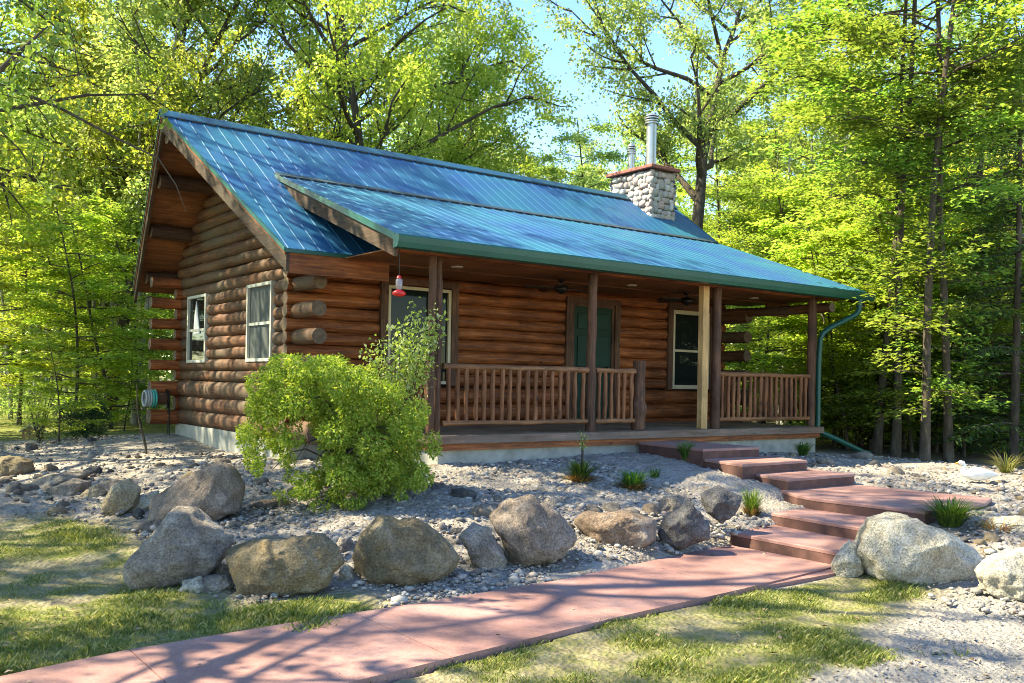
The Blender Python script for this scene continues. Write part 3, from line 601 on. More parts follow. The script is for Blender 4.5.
for (fx, fy, r_, zt) in ((9.2, 2.75, .075, 6.12), (9.2, 2.12, .115, 6.66)):
    b = MB(); b.tube([(fx, fy, 5.45), (fx, fy, zt-.12)], r_, 20); fl = b.build('flue', M['galv'], ch)
    b = MB()
    for k in range(3): b.tube([(fx, fy, zt-.20+k*.055), (fx, fy, zt-.175+k*.055)], r_*1.35, 20)
    b.tube([(fx, fy, zt-.04), (fx, fy, zt), (fx, fy, zt+.05)], [r_*1.35, r_*1.0, r_*.2], 20); b.build('flue_cap', M['galv'], fl)

# porch deck
b = MB(); x_ = -2.58
while x_ < -.14:
    b.box(.80, 8.86, x_, x_+.135, -.035, .0, bv=.004); x_ += .14
dk = b.build('porch_deck', M['deck'], cab)
b = MB(); b.box(.77, 8.90, -2.625, -2.585, -.105, .006, bv=.005); b.box(.77, .80, -2.58, -.1, -.105, .004); b.box(8.87, 8.90, -2.58, -.1, -.105, .004); b.build('edge_board', M['deckedge'], dk)
b = MB(); b.box(.82, 8.85, -2.575, -2.53, -.19, -.107); b.box(.82, .86, -2.52, -.1, -.19, -.107); b.box(8.81, 8.85, -2.52, -.1, -.19, -.107); b.build('rim_joist', M['log_x'], dk)
b = MB(); b.box(.86, 8.80, -2.52, -2.3, -.9, -.192); b.box(.86, 1.0, -2.3, -.1, -.9, -.192); b.box(8.66, 8.80, -2.3, -.1, -.9, -.192); b.build('deck_footing', M['concrete'], dk)
# posts
def post(x_, y_, r, z0=0, z1=2.34, mm='log_z', sd_=1, seg=12, wob=.008):
    b = MB(); P, R = log_pts((x_, y_, z0), (x_, y_, z1), r, seg, wob, .05, sd_); b.tube(P, R, 12); return b.build('porch_post', M[mm], cab)
post(.845, -2.34, .052, sd_=1); post(.985, -2.28, .044, sd_=2); post(3.60, -2.34, .073, sd_=3); post(6.33, -2.34, .078, sd_=4); post(8.90, -2.34, .078, sd_=6)
b = MB(); b.box(5.93, 6.07, -2.40, -2.30, .0, 2.32, bv=.006); b.build('porch_post', M['newwood'], cab)['label'] = 'pale new lumber support post'
b = MB(); P, R = log_pts((4.58, -2.34, 0), (4.58, -2.34, 1.06), .10, 14, .008, .12, 8); R[4] = .135; R[5] = .125; b.tube(P, R, 14, True, 0, 1); b.build('newel_post', [M['log_z'], M['endgrain']], cab)
def railing(p0, p1, n_, seed, z0=.15, z1=.90):
    p0 = Vector((*p0, 0)); p1 = Vector((*p1, 0)); rnd = random.Random(seed)
    b = MB(); P, R = log_pts(p0+Vector((0, 0, z1)), p1+Vector((0, 0, z1)), .042, 10, .004, .08, seed); b.tube(P, R, 10)
    rl = b.build('porch_railing', M['rail_x'], cab)
    b = MB(); P, R = log_pts(p0+Vector((0, 0, z0)), p1+Vector((0, 0, z0)), .038, 10, .004, .08, seed+1); b.tube(P, R, 10); b.build('bottom_rail', M['rail_x'], rl)
    for k in range(n_):
        t = (k+.6)/(n_+.2); c = p0.lerp(p1, t)+Vector((rnd.uniform(-.012, .012), rnd.uniform(-.006, .006), 0))
        b = MB(); P, R = log_pts(c+Vector((rnd.uniform(-.008, .008), 0, z0+.02)), c+Vector((0, 0, z1-.015)), .032, 6, .004, .10, seed+k*3); b.tube(P, R, 8); b.build('baluster', M['rail'], rl)
railing((1.03, -2.34), (3.53, -2.34), 17, 11); railing((3.68, -2.34), (4.48, -2.34), 6, 12); railing((6.41, -2.34), (8.82, -2.34), 17, 13)
railing((.90, -2.26), (.90, -.14), 14, 14); railing((8.88, -2.26), (8.88, -.14), 14, 15)
# ceiling fans
def fan(x_, y_, label, rz):
    zt = 2.335; o = empty('ceiling_fan', (x_, y_, zt), label, 'fan', rz=rz)
    b = MB(); b.tube([(0, 0, 0), (0, 0, -.03), (0, 0, -.05)], [.06, .05, .015], 14); b.tube([(0, 0, -.05), (0, 0, -.09)], .014, 8); b.build('mount', M['darkmetal'], o)
    b = MB(); b.tube([(0, 0, -.085), (0, 0, -.11), (0, 0, -.17), (0, 0, -.20), (0, 0, -.23)], [.04, .10, .105, .07, .03], 18); b.build('motor', M['darkmetal'], o)
    for k in range(5):
        a = 2*PI*k/5; b = MB(); c_, s_ = math.cos(a), math.sin(a)
        def T(u, v, w): return (u*c_-v*s_, u*s_+v*c_, w)
        b.prism([T(.10, -.03, -.148), T(.2, -.06, -.155), T(.58, -.07, -.155), T(.60, 0, -.15), T(.58, .07, -.135), T(.2, .06, -.14), T(.10, .03, -.148)], (0, 0, .01)); b.build('blade', M['darkmetal'], o)
fan(3.86, -1.3, 'dark ceiling fan above the porch, nearer the front door', .2); fan(6.72, -1.3, 'dark ceiling fan above the porch, near the window on the right', .5)
# hummingbird feeder
o = empty('hummingbird_feeder', (.15, -2.70, 1.70), 'red plastic hummingbird feeder hanging from the porch eave', 'bird feeder')
b = MB(); b.tube([(0, 0, .02), (0, 0, .04), (0, 0, .075), (0, 0, .10)], [.04, .085, .08, .035], 18); b.build('feeding_dish', M['red'], o)
b = MB(); b.tube([(0, 0, .10), (0, 0, .13), (0, 0, .22), (0, 0, .24)], [.028, .042, .042, .02], 14); b.build('bottle', M['clear'], o)
b = MB(); b.tube([(0, 0, .24), (0, 0, .27)], [.035, .02], 12); b.build('top_cap', M['red'], o)
b = MB(); b.tube([(0, 0, .27), (0, 0, .60)], .004, 6); b.build('hanger', M['darkmetal'], o)

# hose reel by the back corner
o = empty('hose_reel', (-.45, 4.95, g1(-.45, 4.95)), 'coiled white and teal garden hose on a reel at the back corner', 'hose reel', sc=.86)
h0 = .38-o.location.z+.02
for nm, mm, off_, rad in (('white_hose', 'hosew', (-.33, -.28, -.23), .16), ('teal_hose', 'teal', (-.18, -.13), .17)):
    b = MB()
    for i, q_ in enumerate(off_ ):
        b.tube([(q_+.0, rad*math.cos(2*PI*k/24), h0+rad*math.sin(2*PI*k/24)) for k in range(25)], .026, 8, cap=False)
    b.build(nm, M[mm], o)
b = MB(); b.tube([(-.30, 0, h0), (.10, 0, h0)], .13, 16); b.build('drum', M['log_z'], o)
b = MB(); b.tube([(.10, 0, h0), (.13, 0, h0)], .20, 16); b.build('flange', M['darkmetal'], o)
for yy in (-.06, .06):
    b = MB(); b.tube([(.17, yy, 0), (.17, yy*.5, h0+.05)], .014, 8); b.build('leg', M['darkmetal'], o)
b = MB(); b.tube([(.10, 0, h0), (.20, 0, h0)], .018, 8); b.tube([(.17, -.03, h0+.05), (.17, .03, h0+.05)], .014, 8); b.build('axle', M['darkmetal'], o)

# ---------------------------------------------------------------- rocks
def ico(sub):
    import bmesh
    bm = bmesh.new(); bmesh.ops.create_icosphere(bm, subdivisions=sub, radius=1); vs = np.array([v.co[:] for v in bm.verts]); fs = np.array([[v.index for v in f.verts] for f in bm.faces]); bm.free(); return vs, fs
ICO5 = ico(5); ICO4 = ico(4); ICO3 = ico(3)
def boulder(poly, zc, m_, label, depth_ratio=.8, seed=0, facet=.06, tilt=0, name='boulder', group='boulders edging the gravel bed'):
    """traced silhouette gives the height and width; it gets its own distance, thickness and faceted relief"""
    xs_ = [p[0] for p in poly]; ys_ = [p[1] for p in poly]; cxp = (min(xs_)+max(xs_))/2; yb = max(ys_)
    base = onz(cxp, yb, zc); D = float((base-CAM)@FW); width = (max(xs_)-min(xs_))*D/FPX; dep = width*depth_ratio*.5
    D += dep*.55
    P = []
    for px, py in poly:
        p = CAM+ray(px, py)*D; P.append(((p-base)@RT, p[2]-zc))
    P = np.array(P); P[:, 1] -= 0; low = P[:, 1].min()
    c = np.array([P[:, 0].mean(), (P[:, 1].max()+low)/2])
    Q = P-c; ang = np.arctan2(Q[:, 1], Q[:, 0]); rad = np.hypot(Q[:, 0], Q[:, 1]); o_ = np.argsort(ang); ang = ang[o_]; rad = rad[o_]
    # dense polar outline following the polygon edges
    T = np.linspace(-PI, PI, 361); A3 = np.concatenate([ang-2*PI, ang, ang+2*PI]); R3 = np.tile(rad, 3)
    RR = np.empty(361)
    for i, t in enumerate(T):
        k = np.searchsorted(A3, t)-1; a0, a1 = A3[k], A3[k+1]; p0 = R3[k]*np.array([math.cos(a0), math.sin(a0)]); p1 = R3[k+1]*np.array([math.cos(a1), math.sin(a1)])
        e = p1-p0; dd = np.array([math.cos(t), math.sin(t)]); den = dd[0]*e[1]-dd[1]*e[0]; RR[i] = (p0[0]*e[1]-p0[1]*e[0])/den if abs(den) > 1e-6 else R3[k]
    RR = np.convolve(np.concatenate([RR[-6:-1], RR, RR[1:6]]), np.ones(7)/7, 'same')[5:-5]
    vs, fs = ICO5; rnd = random.Random(seed)
    a, b_, c_ = vs[:, 0], vs[:, 1], vs[:, 2]; th = np.arctan2(c_, a); rho = np.hypot(a, c_)
    R_ = np.interp(th, T, RR); rr = rho**.78; bb = np.sign(b_)*np.abs(b_)**.85
    u = c[0]+rr*R_*np.cos(th); w = c[1]+rr*R_*np.sin(th)-.02; v = bb*dep
    pts = np.stack([u, v, w], 1)
    # planar cuts through the bulk for flat facets
    ctr = np.array([c[0], 0, c[1]])
    for k in range(5):
        nn = np.array([rnd.uniform(-.7, .7), -rnd.uniform(.5, 1), rnd.uniform(-.35, .9)]); nn /= np.linalg.norm(nn)
        dd = (pts-ctr)@nn; lim = dd.max()*rnd.uniform(.74, .93); ov = np.clip(dd-lim, 0, None); pts -= np.outer(ov*.85, nn)
    sc = 1.6/width
    for i in range(len(pts)):
        p = Vector(pts[i]); n1 = noise.fractal(p*sc*1.6+Vector((seed*3.1, 0, 0)), .8, 2.1, 5); n2 = noise.fractal(p*11+Vector((0, seed, 0)), .7, 2.2, 3)
        dr_ = pts[i]-ctr; ln = np.linalg.norm(dr_)+1e-6; pts[i] += dr_/ln*(n1*facet*width*.42+n2*.017)
    Wd = np.stack([pts[:, 0]*RT[0]+pts[:, 1]*FW[0], pts[:, 0]*RT[1]+pts[:, 1]*FW[1], pts[:, 2]], 1)
    o = link(name, np_mesh(name, Wd, tris=fs, m=m_, smooth=True), loc=(base[0]+FW[0]*dep*.55, base[1]+FW[1]*dep*.55, zc))
    return tag(o, label, 'boulder' if name == 'boulder' else 'rock', group)
B = [
 ([(148,524),(151,498),(180,477),(219,462),(232,467),(241,486),(240,509),(206,522),(180,528)], -.86, 'rk_purple', 'large mauve-brown boulder with a pointed top, standing behind the rough grey one', .8),
 ([(129,564),(139,548),(161,528),(174,507),(190,507),(209,522),(232,535),(226,554),(213,573),(180,588),(139,588),(128,577)], -1.0, 'rk_grey', 'rough grey boulder with lichen at the left end of the boulder row', .9),
 ([(223,547),(261,536),(323,531),(339,543),(342,563),(329,581),(300,589),(269,594),(245,590),(228,567)], -.985, 'rk_olive', 'long blocky olive-brown boulder with rust stain and flat top', .65),
 ([(353,551),(364,530),(382,514),(413,516),(450,542),(464,559),(450,571),(405,585),(372,583),(355,567)], -.97, 'rk_olive', 'big smooth rounded olive-grey boulder left of the small upright one', .8),
 ([(458,534),(472,520),(491,528),(507,559),(503,570),(478,569)], -.94, 'rk_grey', 'small upright wedge boulder between two big ones', .8),
 ([(487,514),(507,497),(532,493),(560,514),(575,530),(576,541),(556,560),(520,566),(509,555),(499,532)], -.93, 'rk_purple', 'large grey-mauve boulder leaning left with an angular flat face', .8),
 ([(576,518),(589,510),(630,510),(655,518),(656,538),(630,548),(597,541),(581,528)], -.88, 'rk_rust', 'low rust-brown boulder with pale lichen right of the leaning one', .8),
 ([(659,532),(666,514),(689,499),(709,521),(708,536),(681,546),(662,543)], -.88, 'rk_dark', 'dark jagged boulder at the right end of the row, above the path', .8),
 ([(700,491),(719,484),(741,495),(734,512),(721,521),(707,511)], -.70, 'rk_dark', 'dark grey rock behind the jagged boulder near the steps', .8),
 ([(540,503),(548,495),(563,499),(577,514),(572,526),(555,520)], -.86, 'rk_grey', 'small grey rock tucked behind the leaning mauve boulder', .8),
 ([(855,548),(860,532),(872,519),(899,515),(940,527),(972,542),(980,560),(959,580),(902,582),(865,575)], -.985, 'rk_pale', 'big pale cream boulder below the landing beside the green grass tuft', .8),
 ([(832,562),(850,538),(859,544),(863,570),(850,576),(835,575)], -.985, 'rk_pale', 'small pale wedge stone leaning on the big cream boulder', .9),
 ([(981,570),(1000,551),(1037,544),(1052,570),(1037,600),(1000,598),(984,588)], -1.0, 'rk_pale', 'tan and cream boulder cut off by the right edge of the photo', .8),
 ([(981,527),(996,518),(1020,514),(1040,530),(1020,541),(992,538)], -.80, 'rk_pale', 'low pale rock behind the tan boulder at the right edge', .9),
 ([(103,508),(108,492),(116,482),(129,477),(140,486),(136,504),(120,516),(108,514)], -.87, 'rk_tan', 'rounded tan boulder in the cluster on the left slope', .8),
 ([(80,497),(86,487),(99,482),(106,490),(100,501),(84,503)], -.86, 'rk_tan', 'small tan stone left of the rounded tan boulder', .8),
 ([(131,509),(140,494),(158,488),(156,505),(146,515),(133,515)], -.88, 'rk_pale', 'pale stone wedged between tan boulder and pointed boulder', .8),
 ([(-24,470),(-10,458),(14,455),(29,460),(31,470),(12,480),(-20,482)], -.83, 'rk_olive', 'mossy brown boulder at the left edge of the photo', .8),
 ([(44,500),(52,486),(72,478),(88,480),(84,494),(64,503)], -.90, 'rk_grey', 'flat grey slab rock on the left slope beside the tan stones', 1.1),
 ([(28,488),(40,476),(64,470),(84,474),(70,484),(44,492)], -.84, 'rk_grey', 'long low grey slab rock on the upper left slope', 1.2),
 ([(179,588),(184,578),(198,575),(206,584),(200,593),(184,593)], -1.0, 'rk_pale', 'small pale stone in front of the rough grey boulder', .9),
 ([(199,584),(206,574),(224,572),(234,582),(228,591),(206,592)], -1.0, 'rk_grey', 'small smooth grey stone left of the blocky olive boulder', .9),
 ([(335,545),(340,535),(350,536),(357,548),(352,560),(340,558)], -.92, 'rk_grey', 'small rounded stone in the gap between the two olive boulders', .9),
 ([(339,570),(344,562),(352,566),(355,578),(345,582)], -.97, 'rk_pale', 'tiny pale stone at the foot of the olive boulders', .9),
 ([(425,488),(431,480),(444,481),(448,490),(440,496),(428,495)], -.62, 'rk_dark', 'small dark stone right of the chartreuse bush', .9),
 ([(212,574),(218,562),(227,562),(230,572),(222,580)], -.97, 'rk_olive', 'small brown stone wedged behind the blocky boulder', .9),
 ([(655,509),(664,495),(684,491),(694,502),(680,516),(662,520)], -.76, 'rk_grey', 'grey rock behind the dark jagged boulder, beside the gravel', .9),
]
for k, (poly, zc, mk, lab, dr_) in enumerate(B): boulder(poly, zc, M[mk], lab, dr_, seed=k+1, facet=.12)
# generic rock shapes for the loose stones
RK = []
for k in range(6):
    vs, fs = ICO3; p = vs*np.array([1, random.uniform(.6, .9), random.uniform(.45, .75)]); rnd = random.Random(k+50)
    for j in range(8):
        nn = np.array([rnd.gauss(0, 1) for _ in range(3)]); nn /= np.linalg.norm(nn); dd = p@nn; lim = dd.max()*rnd.uniform(.6, .85); p -= np.outer(np.clip(dd-lim, 0, None)*.9, nn)
    for i in range(len(p)): p[i] *= 1+.18*noise.fractal(Vector(p[i])*1.5+Vector((k*5, 0, 0)), .8, 2, 4)
    RK.append([np_mesh('loose_rock', p, tris=fs, m=M[mk], smooth=True) for mk in ('rk_grey', 'rk_tan', 'rk_dark', 'rk_purple')])
bedpoly = lambda x_, y_: (lawn(np.array([x_]), np.array([y_]))[0] < .15)
rnd = random.Random(21); cnt = 0; tries = 0; bx_ = [(b_.location.x, b_.location.y) for b_ in COL.objects if b_.name.startswith('boulder')]
while cnt < 210 and tries < 9000:
    tries += 1
    x_, y_ = rnd.choice([(rnd.uniform(-3, 3.6), rnd.uniform(-6.0, -2.8)), (rnd.uniform(-3, 2.4), rnd.uniform(-6.1, -5.0)), (rnd.uniform(-3.6, -.6), rnd.uniform(-3, 6)), (rnd.uniform(-4.2, -2.2), rnd.uniform(-2.5, 2.5)), (rnd.uniform(5.4, 9), rnd.uniform(-7.5, -3)), (rnd.uniform(3.2, 6.5), rnd.uniform(-9.3, -7.9))])
    if not bedpoly(x_, y_) or (2 < x_ < 5.7 and -7.6 < y_ < -2.5) or (x_ > -.2 and y_ > -2.8) or min(math.hypot(x_-a, y_-c) for a, c in bx_) < .34: continue
    s_ = min(.24, .05+rnd.expovariate(1/.045)); o = link('loose_rock', RK[rnd.randrange(6)][rnd.choice((0, 0, 1, 2, 3))], loc=(x_, y_, g1(x_, y_)+s_*.10)); o.scale = (s_,)*3; o.rotation_euler = (rnd.uniform(-.3, .3), rnd.uniform(-.3, .3), rnd.uniform(0, 6.28))
    cn = {'grey_granite': 'grey', 'tan_fieldstone': 'tan', 'dark_grey_stone': 'dark grey', 'mauve_granite': 'mauve'}[o.data.materials[0].name]
    zn = 'on the left slope beside the cabin gable' if x_ < -.6 and y_ > -3 else 'in the gravel right of the steps' if x_ > 5.3 else 'near the big cream boulder' if y_ < -7.6 else 'in the gravel between the boulders and the deck'
    tag(o, ('larger ' if s_ > .1 else 'small ')+'loose '+cn+' stone '+zn, 'rock', 'loose '+cn+' stones '+zn); cnt += 1
# pebbles
def pebbles(N, seed, smin, smax, zones=None):
    rg = np.random.default_rng(seed); X_ = []
    zones = zones or [(-3.2, 3.6, -6.5, -2.65, .55), (-3.6, -.2, -3, 7, .2), (5.3, 10, -8, -2.9, .15), (1.8, 6, -9.6, -7.5, .1)]
    for (a, c, d_, e, fr) in zones: k = int(N*fr); X_.append(np.stack([rg.uniform(a, c, k), rg.uniform(d_, e, k)], 1))
    X_ = np.concatenate(X_); x_, y_ = X_[:, 0], X_[:, 1]
    keep = (lawn(x_, y_)+rg.uniform(-.15, .15, len(x_)) < .25) & ~((x_ > -.15) & (x_ < 9.1) & (y_ > -2.66)) & ~((x_ > 3.0) & (x_ < 5.55) & (y_ > -7.4) & (y_ < -2.6)) & ~((x_ < 3) & (y_ < -6.2-.1*(x_ < 1.5)-.3*(x_ < -.4)) & (y_ > -7.8))
    keep &= wav(x_, y_, 6)*.5+rg.uniform(-1, 1, len(x_)) > -.3
    x_, y_ = x_[keep], y_[keep]; n_ = len(x_); s_ = smin+(smax-smin)*rg.power(.35, n_)**1.0*rg.uniform(.2, 1, n_)
    vs, fs = ico(1); z_ = gz(x_, y_)+.012
    th = rg.uniform(0, 2*PI, n_); sx = s_*rg.uniform(.8, 1.5, n_); sy = s_; sz = s_*rg.uniform(.45, .8, n_)
    V = vs[None]*(1+rg.uniform(-.18, .18, (n_, len(vs), 1))); V = V*np.stack([sx, sy, sz], 1)[:, None, :]
    c_, s2 = np.cos(th)[:, None], np.sin(th)[:, None]; XX = V[..., 0]*c_-V[..., 1]*s2+x_[:, None]; YY = V[..., 0]*s2+V[..., 1]*c_+y_[:, None]; ZZ = V[..., 2]+z_[:, None]
    F = (fs[None]+(np.arange(n_)*len(vs))[:, None, None]).reshape(-1, 3)
    return np_mesh('pebbles', np.stack([XX, YY, ZZ], -1).reshape(-1, 3), tris=F, m=M['pebbles'], smooth=True)
tag(link('pebbles', pebbles(20000, 5, .010, .058)), kind='stuff')
tag(link('pebbles', pebbles(16000, 6, .004, .016, [(-2.6, 3.6, -10.8, -8.3, .55), (-3, 3, -6.6, -5.6, .45)])), kind='stuff')

# ---------------------------------------------------------------- plants: leaves as small folded quads
def leaf_arrays(P, size, rg, up=.5, aspect=.62, dirs=None):
    n_ = len(P); size = np.asarray(size)*np.ones(n_)
    nrm = rg.normal(0, 1, (n_, 3)); nrm /= np.linalg.norm(nrm, axis=1)[:, None]; nrm = nrm*(1-up)+np.array([0, 0, 1])*up; nrm /= np.linalg.norm(nrm, axis=1)[:, None]
    a = rg.normal(0, 1, (n_, 3)) if dirs is None else dirs+rg.normal(0, .35, (n_, 3)); a -= nrm*np.sum(a*nrm, 1)[:, None]; a /= np.linalg.norm(a, axis=1)[:, None]+1e-9; b_ = np.cross(nrm, a)
    L_ = size[:, None]; v0 = P; v1 = P+a*L_*.5+b_*L_*aspect*.5+nrm*L_*.10; v2 = P+a*L_-nrm*L_*.12; v3 = P+a*L_*.5-b_*L_*aspect*.5+nrm*L_*.10
    return np.stack([v0, v1, v2, v3], 1).reshape(-1, 3), np.arange(n_*4).reshape(-1, 4)
def frame(d):
    u = np.cross(d, [0, 0, 1.0]);
    if np.linalg.norm(u) < .1: u = np.cross(d, [1.0, 0, 0])
    u /= np.linalg.norm(u); return u, np.cross(d, u)
def gen_tree(seed, H, r0, base=.25, spread=.35, limbs=14, sub=7, twigs=5, leaves=12, lsize=.10, up=.45, rise=.6, lean=(0, 0), bark='bark', leafm='leaf_oak', fork=False, layered=False, twl=.55, wob=.12, sprigs=0, droop=0.0, top_taper=.55):
    """tapered trunk with limbs and sub-branches; leaves sit along the twigs -> (trunk mesh, crown mesh)"""
    rg = np.random.default_rng(seed); T = MB(); leafP = []; leafD = []
    n_ = 12; pts = [np.zeros(3)]; d = np.array([lean[0], lean[1], 1.0]); 
    for i in range(n_): d = d+np.append(rg.normal(0, wob*.35, 2), 0); d /= np.linalg.norm(d); pts.append(pts[-1]+d*H/n_)
    rad = [r0*(1-.93*(i/n_)**.9)+.008 for i in range(n_+1)]; rad[0] *= 1.25
    T.tube([tuple(p) for p in [pts[0]-np.array([0, 0, .4])]+pts], [rad[0]*1.2]+rad, 9)
    def branch(p, d, length, r, lvl):
        seg = 5 if lvl == 1 else 4; P = [p]; dd = d.copy()
        for i in range(seg):
            dd = dd+rg.normal(0, .16, 3)+np.array([0, 0, (.06 if not layered else 0)-droop*(i/seg)]);
            if layered: dd[2] *= .7
            dd /= np.linalg.norm(dd); P.append(P[-1]+dd*length/seg)
        T.tube([tuple(q_) for q_ in P], [r*(1-.8*i/seg) for i in range(seg+1)], 6 if lvl == 1 else 4, cap=False)
        P = np.array(P)
        if lvl == 1:
            for k in range(sub):
                t = rg.uniform(.22, 1.0) if k else 1.0; f_ = t*seg; i = min(int(f_), seg-1); q_ = P[i]+(P[i+1]-P[i])*(f_-i)
                dl = P[i+1]-P[i]; dl /= np.linalg.norm(dl); u, w = frame(dl); a = rg.uniform(0, 2*PI); s_ = (1, .25) if layered else (1, 1)
                nd = dl*.75+(u*math.cos(a)*s_[0]+w*math.sin(a)*s_[1])*.9; nd /= np.linalg.norm(nd); branch(q_, nd, length*rg.uniform(.32, .55)*(1.1-.5*t), r*.42, 2)
        else:
            for k in range(twigs):
                t = rg.uniform(.15, 1.0); f_ = t*seg; i = min(int(f_), seg-1); q_ = P[i]+(P[i+1]-P[i])*(f_-i)
                dl = P[i+1]-P[i]; dl /= np.linalg.norm(dl); nd = dl*.5+rg.normal(0, .6, 3)*np.array([1, 1, .3 if layered else .9]); nd /= np.linalg.norm(nd)
                tl = twl*rg.uniform(.5, 1.2); m_ = max(3, int(leaves*rg.uniform(.6, 1.4))); tt = rg.uniform(0, 1, m_)[:, None]
                jit = rg.normal(0, 1, (m_, 3))*np.array([.10, .10, .03 if layered else .10])*(twl/.55)
                leafP.append(q_+nd*tl*tt+jit+np.array([0, 0, -.05])*tt); leafD.append(np.repeat(nd[None], m_, 0))
    for k in range(limbs):
        t = base+(1-base)*((k+rg.uniform(0, .8))/limbs); t = min(t, .985); f_ = t*n_; i = min(int(f_), n_-1); p = pts[i]+(pts[i+1]-pts[i])*(f_-i)
        a = k*2.399+rg.uniform(-.4, .4); rel = (t-base)/(1-base); ln = H*spread*(1-top_taper*rel)*(.65+.35*min(1, rel*4))*rg.uniform(.75, 1.2)
        el = rise*(.4+.9*rel)+rg.uniform(-.12, .12); dv = np.array([math.cos(a)*math.cos(el), math.sin(a)*math.cos(el), math.sin(el)]); branch(p, dv, ln, rad[i]*(.62 if not layered else .45)+.006, 1)
    for k in range(sprigs):
        t = rg.uniform(.05, base+.1); f_ = t*n_; i = min(int(f_), n_-1); p = pts[i]+(pts[i+1]-pts[i])*(f_-i); a = rg.uniform(0, 2*PI); branch(p, np.array([math.cos(a), math.sin(a), rg.uniform(-.1, .5)]), rg.uniform(.35, 1.15), .014, 2)
    P = np.concatenate(leafP); Dd = np.concatenate(leafD); sz = lsize*rg.uniform(.55, 1.25, len(P))
    V, Q = leaf_arrays(P, sz, rg, up, dirs=Dd)
    me = bpy.data.meshes.new('trunk'); me.from_pydata(T.v, [], T.f); me.polygons.foreach_set('use_smooth', [True]*len(T.f)); me.materials.append(M[bark]); me.update()
    return me, np_mesh('crown', V, Q, m=M[leafm])
def gen_conifer(seed, H, r0, base=.06, spread=1.9, leafm='leaf_fir'):
    rg = np.random.default_rng(seed); T = MB(); LP = []; LD = []
    T.tube([(0, 0, -.4), (0, 0, 0), (.05, 0, H*.5), (0, 0, H)], [r0*1.2, r0, r0*.6, .01], 8)
    zz = H*base
    while zz < H*.98:
        rel = zz/H; ln0 = spread*(1-rel)**.8+.15
        for k in range(rg.integers(3, 6)):
            a = rg.uniform(0, 2*PI); ln = ln0*rg.uniform(.6, 1.15); seg = 5; p = np.array([0, 0, zz+rg.uniform(-.1, .1)]); P = [p]; d = np.array([math.cos(a), math.sin(a), .12])
            for i in range(seg): d = d+np.array([0, 0, -.09])+rg.normal(0, .05, 3); d /= np.linalg.norm(d); P.append(P[-1]+d*ln/seg)
            T.tube([tuple(q_) for q_ in P], [.022*(1-.8*i/seg)*(ln/2+.3) for i in range(seg+1)], 4, cap=False); P = np.array(P)
            m_ = int(150*ln); tt = rg.uniform(.12, 1, m_)**.8*seg; i = np.minimum(tt.astype(int), seg-1); q_ = P[i]+(P[i+1]-P[i])*(tt-i)[:, None]
            side = np.array([-math.sin(a), math.cos(a), 0]); sg = rg.uniform(-1, 1, m_); w_ = ln*.28*(1.15-tt/seg)
            dd = np.array([math.cos(a), math.sin(a), -.2])*.8+side*np.sign(sg)[:, None]*.9
            LP.append(q_+side*(sg*w_)[:, None]+np.array([0, 0, -.06])*np.abs(sg)[:, None]+rg.normal(0, .025, (m_, 3))); LD.append(dd)
        zz += rg.uniform(.16, .30)*(1+.5*(1-rel))
    P = np.concatenate(LP); Dd = np.concatenate(LD); V, Q = leaf_arrays(P, rg.uniform(.07, .15, len(P)), rg, .6, .28, Dd)
    me = bpy.data.meshes.new('trunk'); me.from_pydata(T.v, [], T.f); me.polygons.foreach_set('use_smooth', [True]*len(T.f)); me.materials.append(M['bark']); me.update()
    return me, np_mesh('crown', V, Q, m=M[leafm])
def plant_tree(name, meshes, px, depth, label, group=None, sc=1, rz=0, cat='tree', xy=None, z=None):
    x_, y_ = xy if xy else spot(px, depth); zz = g1(x_, y_) if z is None else z
    o = empty(name, (x_, y_, zz), label, cat, group, rz, sc); link('trunk', meshes[0], o); link('crown', meshes[1], o); return o
TR = {}
TR['oak'] = gen_tree(1, 15.5, .24, base=.30, spread=.42, limbs=26, sub=10, twigs=10, leaves=38, lsize=.115, up=.3, rise=.55, leafm='leaf_oak', twl=.7, wob=.3, top_taper=.35)
TR['oak2'] = gen_tree(2, 17, .27, base=.40, spread=.36, limbs=17, sub=8, twigs=9, leaves=40, lsize=.12, up=.3, rise=.7, leafm='leaf_wood', twl=.7, wob=.35, top_taper=.35)
TR['maple1'] = gen_tree(3, 13, .070, base=.34, spread=.21, limbs=28, sub=7, twigs=7, leaves=14, lsize=.11, up=.72, rise=.28, leafm='leaf_maple', layered=True, twl=.6, wob=.06, sprigs=34)
TR['maple2'] = gen_tree(4, 14, .068, base=.38, spread=.20, limbs=26, sub=7, twigs=7, leaves=14, lsize=.11, up=.72, rise=.35, leafm='leaf_maple', layered=True, twl=.6, wob=.08, sprigs=34)
TR['wood1'] = gen_tree(5, 14, .15, base=.12, spread=.26, limbs=26, sub=7, twigs=7, leaves=14, lsize=.14, up=.5, rise=.4, leafm='leaf_wood', layered=True, twl=.7)
TR['wood2'] = gen_tree(6, 16, .17, base=.28, spread=.25, limbs=24, sub=7, twigs=7, leaves=14, lsize=.14, up=.4, rise=.55, leafm='leaf_wood', twl=.7, wob=.2)
TR['wood3'] = gen_tree(7, 12, .11, base=.14, spread=.27, limbs=24, sub=7, twigs=7, leaves=14, lsize=.13, up=.5, rise=.5, leafm='leaf_oak', twl=.65, bark='bark_pale')
TR['sapling1'] = gen_tree(8, 5.0, .035, base=.10, spread=.34, limbs=20, sub=6, twigs=6, leaves=16, lsize=.095, up=.75, rise=.25, leafm='leaf_oak', layered=True, twl=.45)  # brighter leaf colour here stands in for sunlight on the understorey
TR['sapling2'] = gen_tree(9, 6.5, .045, base=.12, spread=.28, limbs=22, sub=6, twigs=6, leaves=16, lsize=.095, up=.7, rise=.4, leafm='leaf_oak', layered=True, twl=.5)  # lighter leaves again, painted in place of sunlight under the crowns
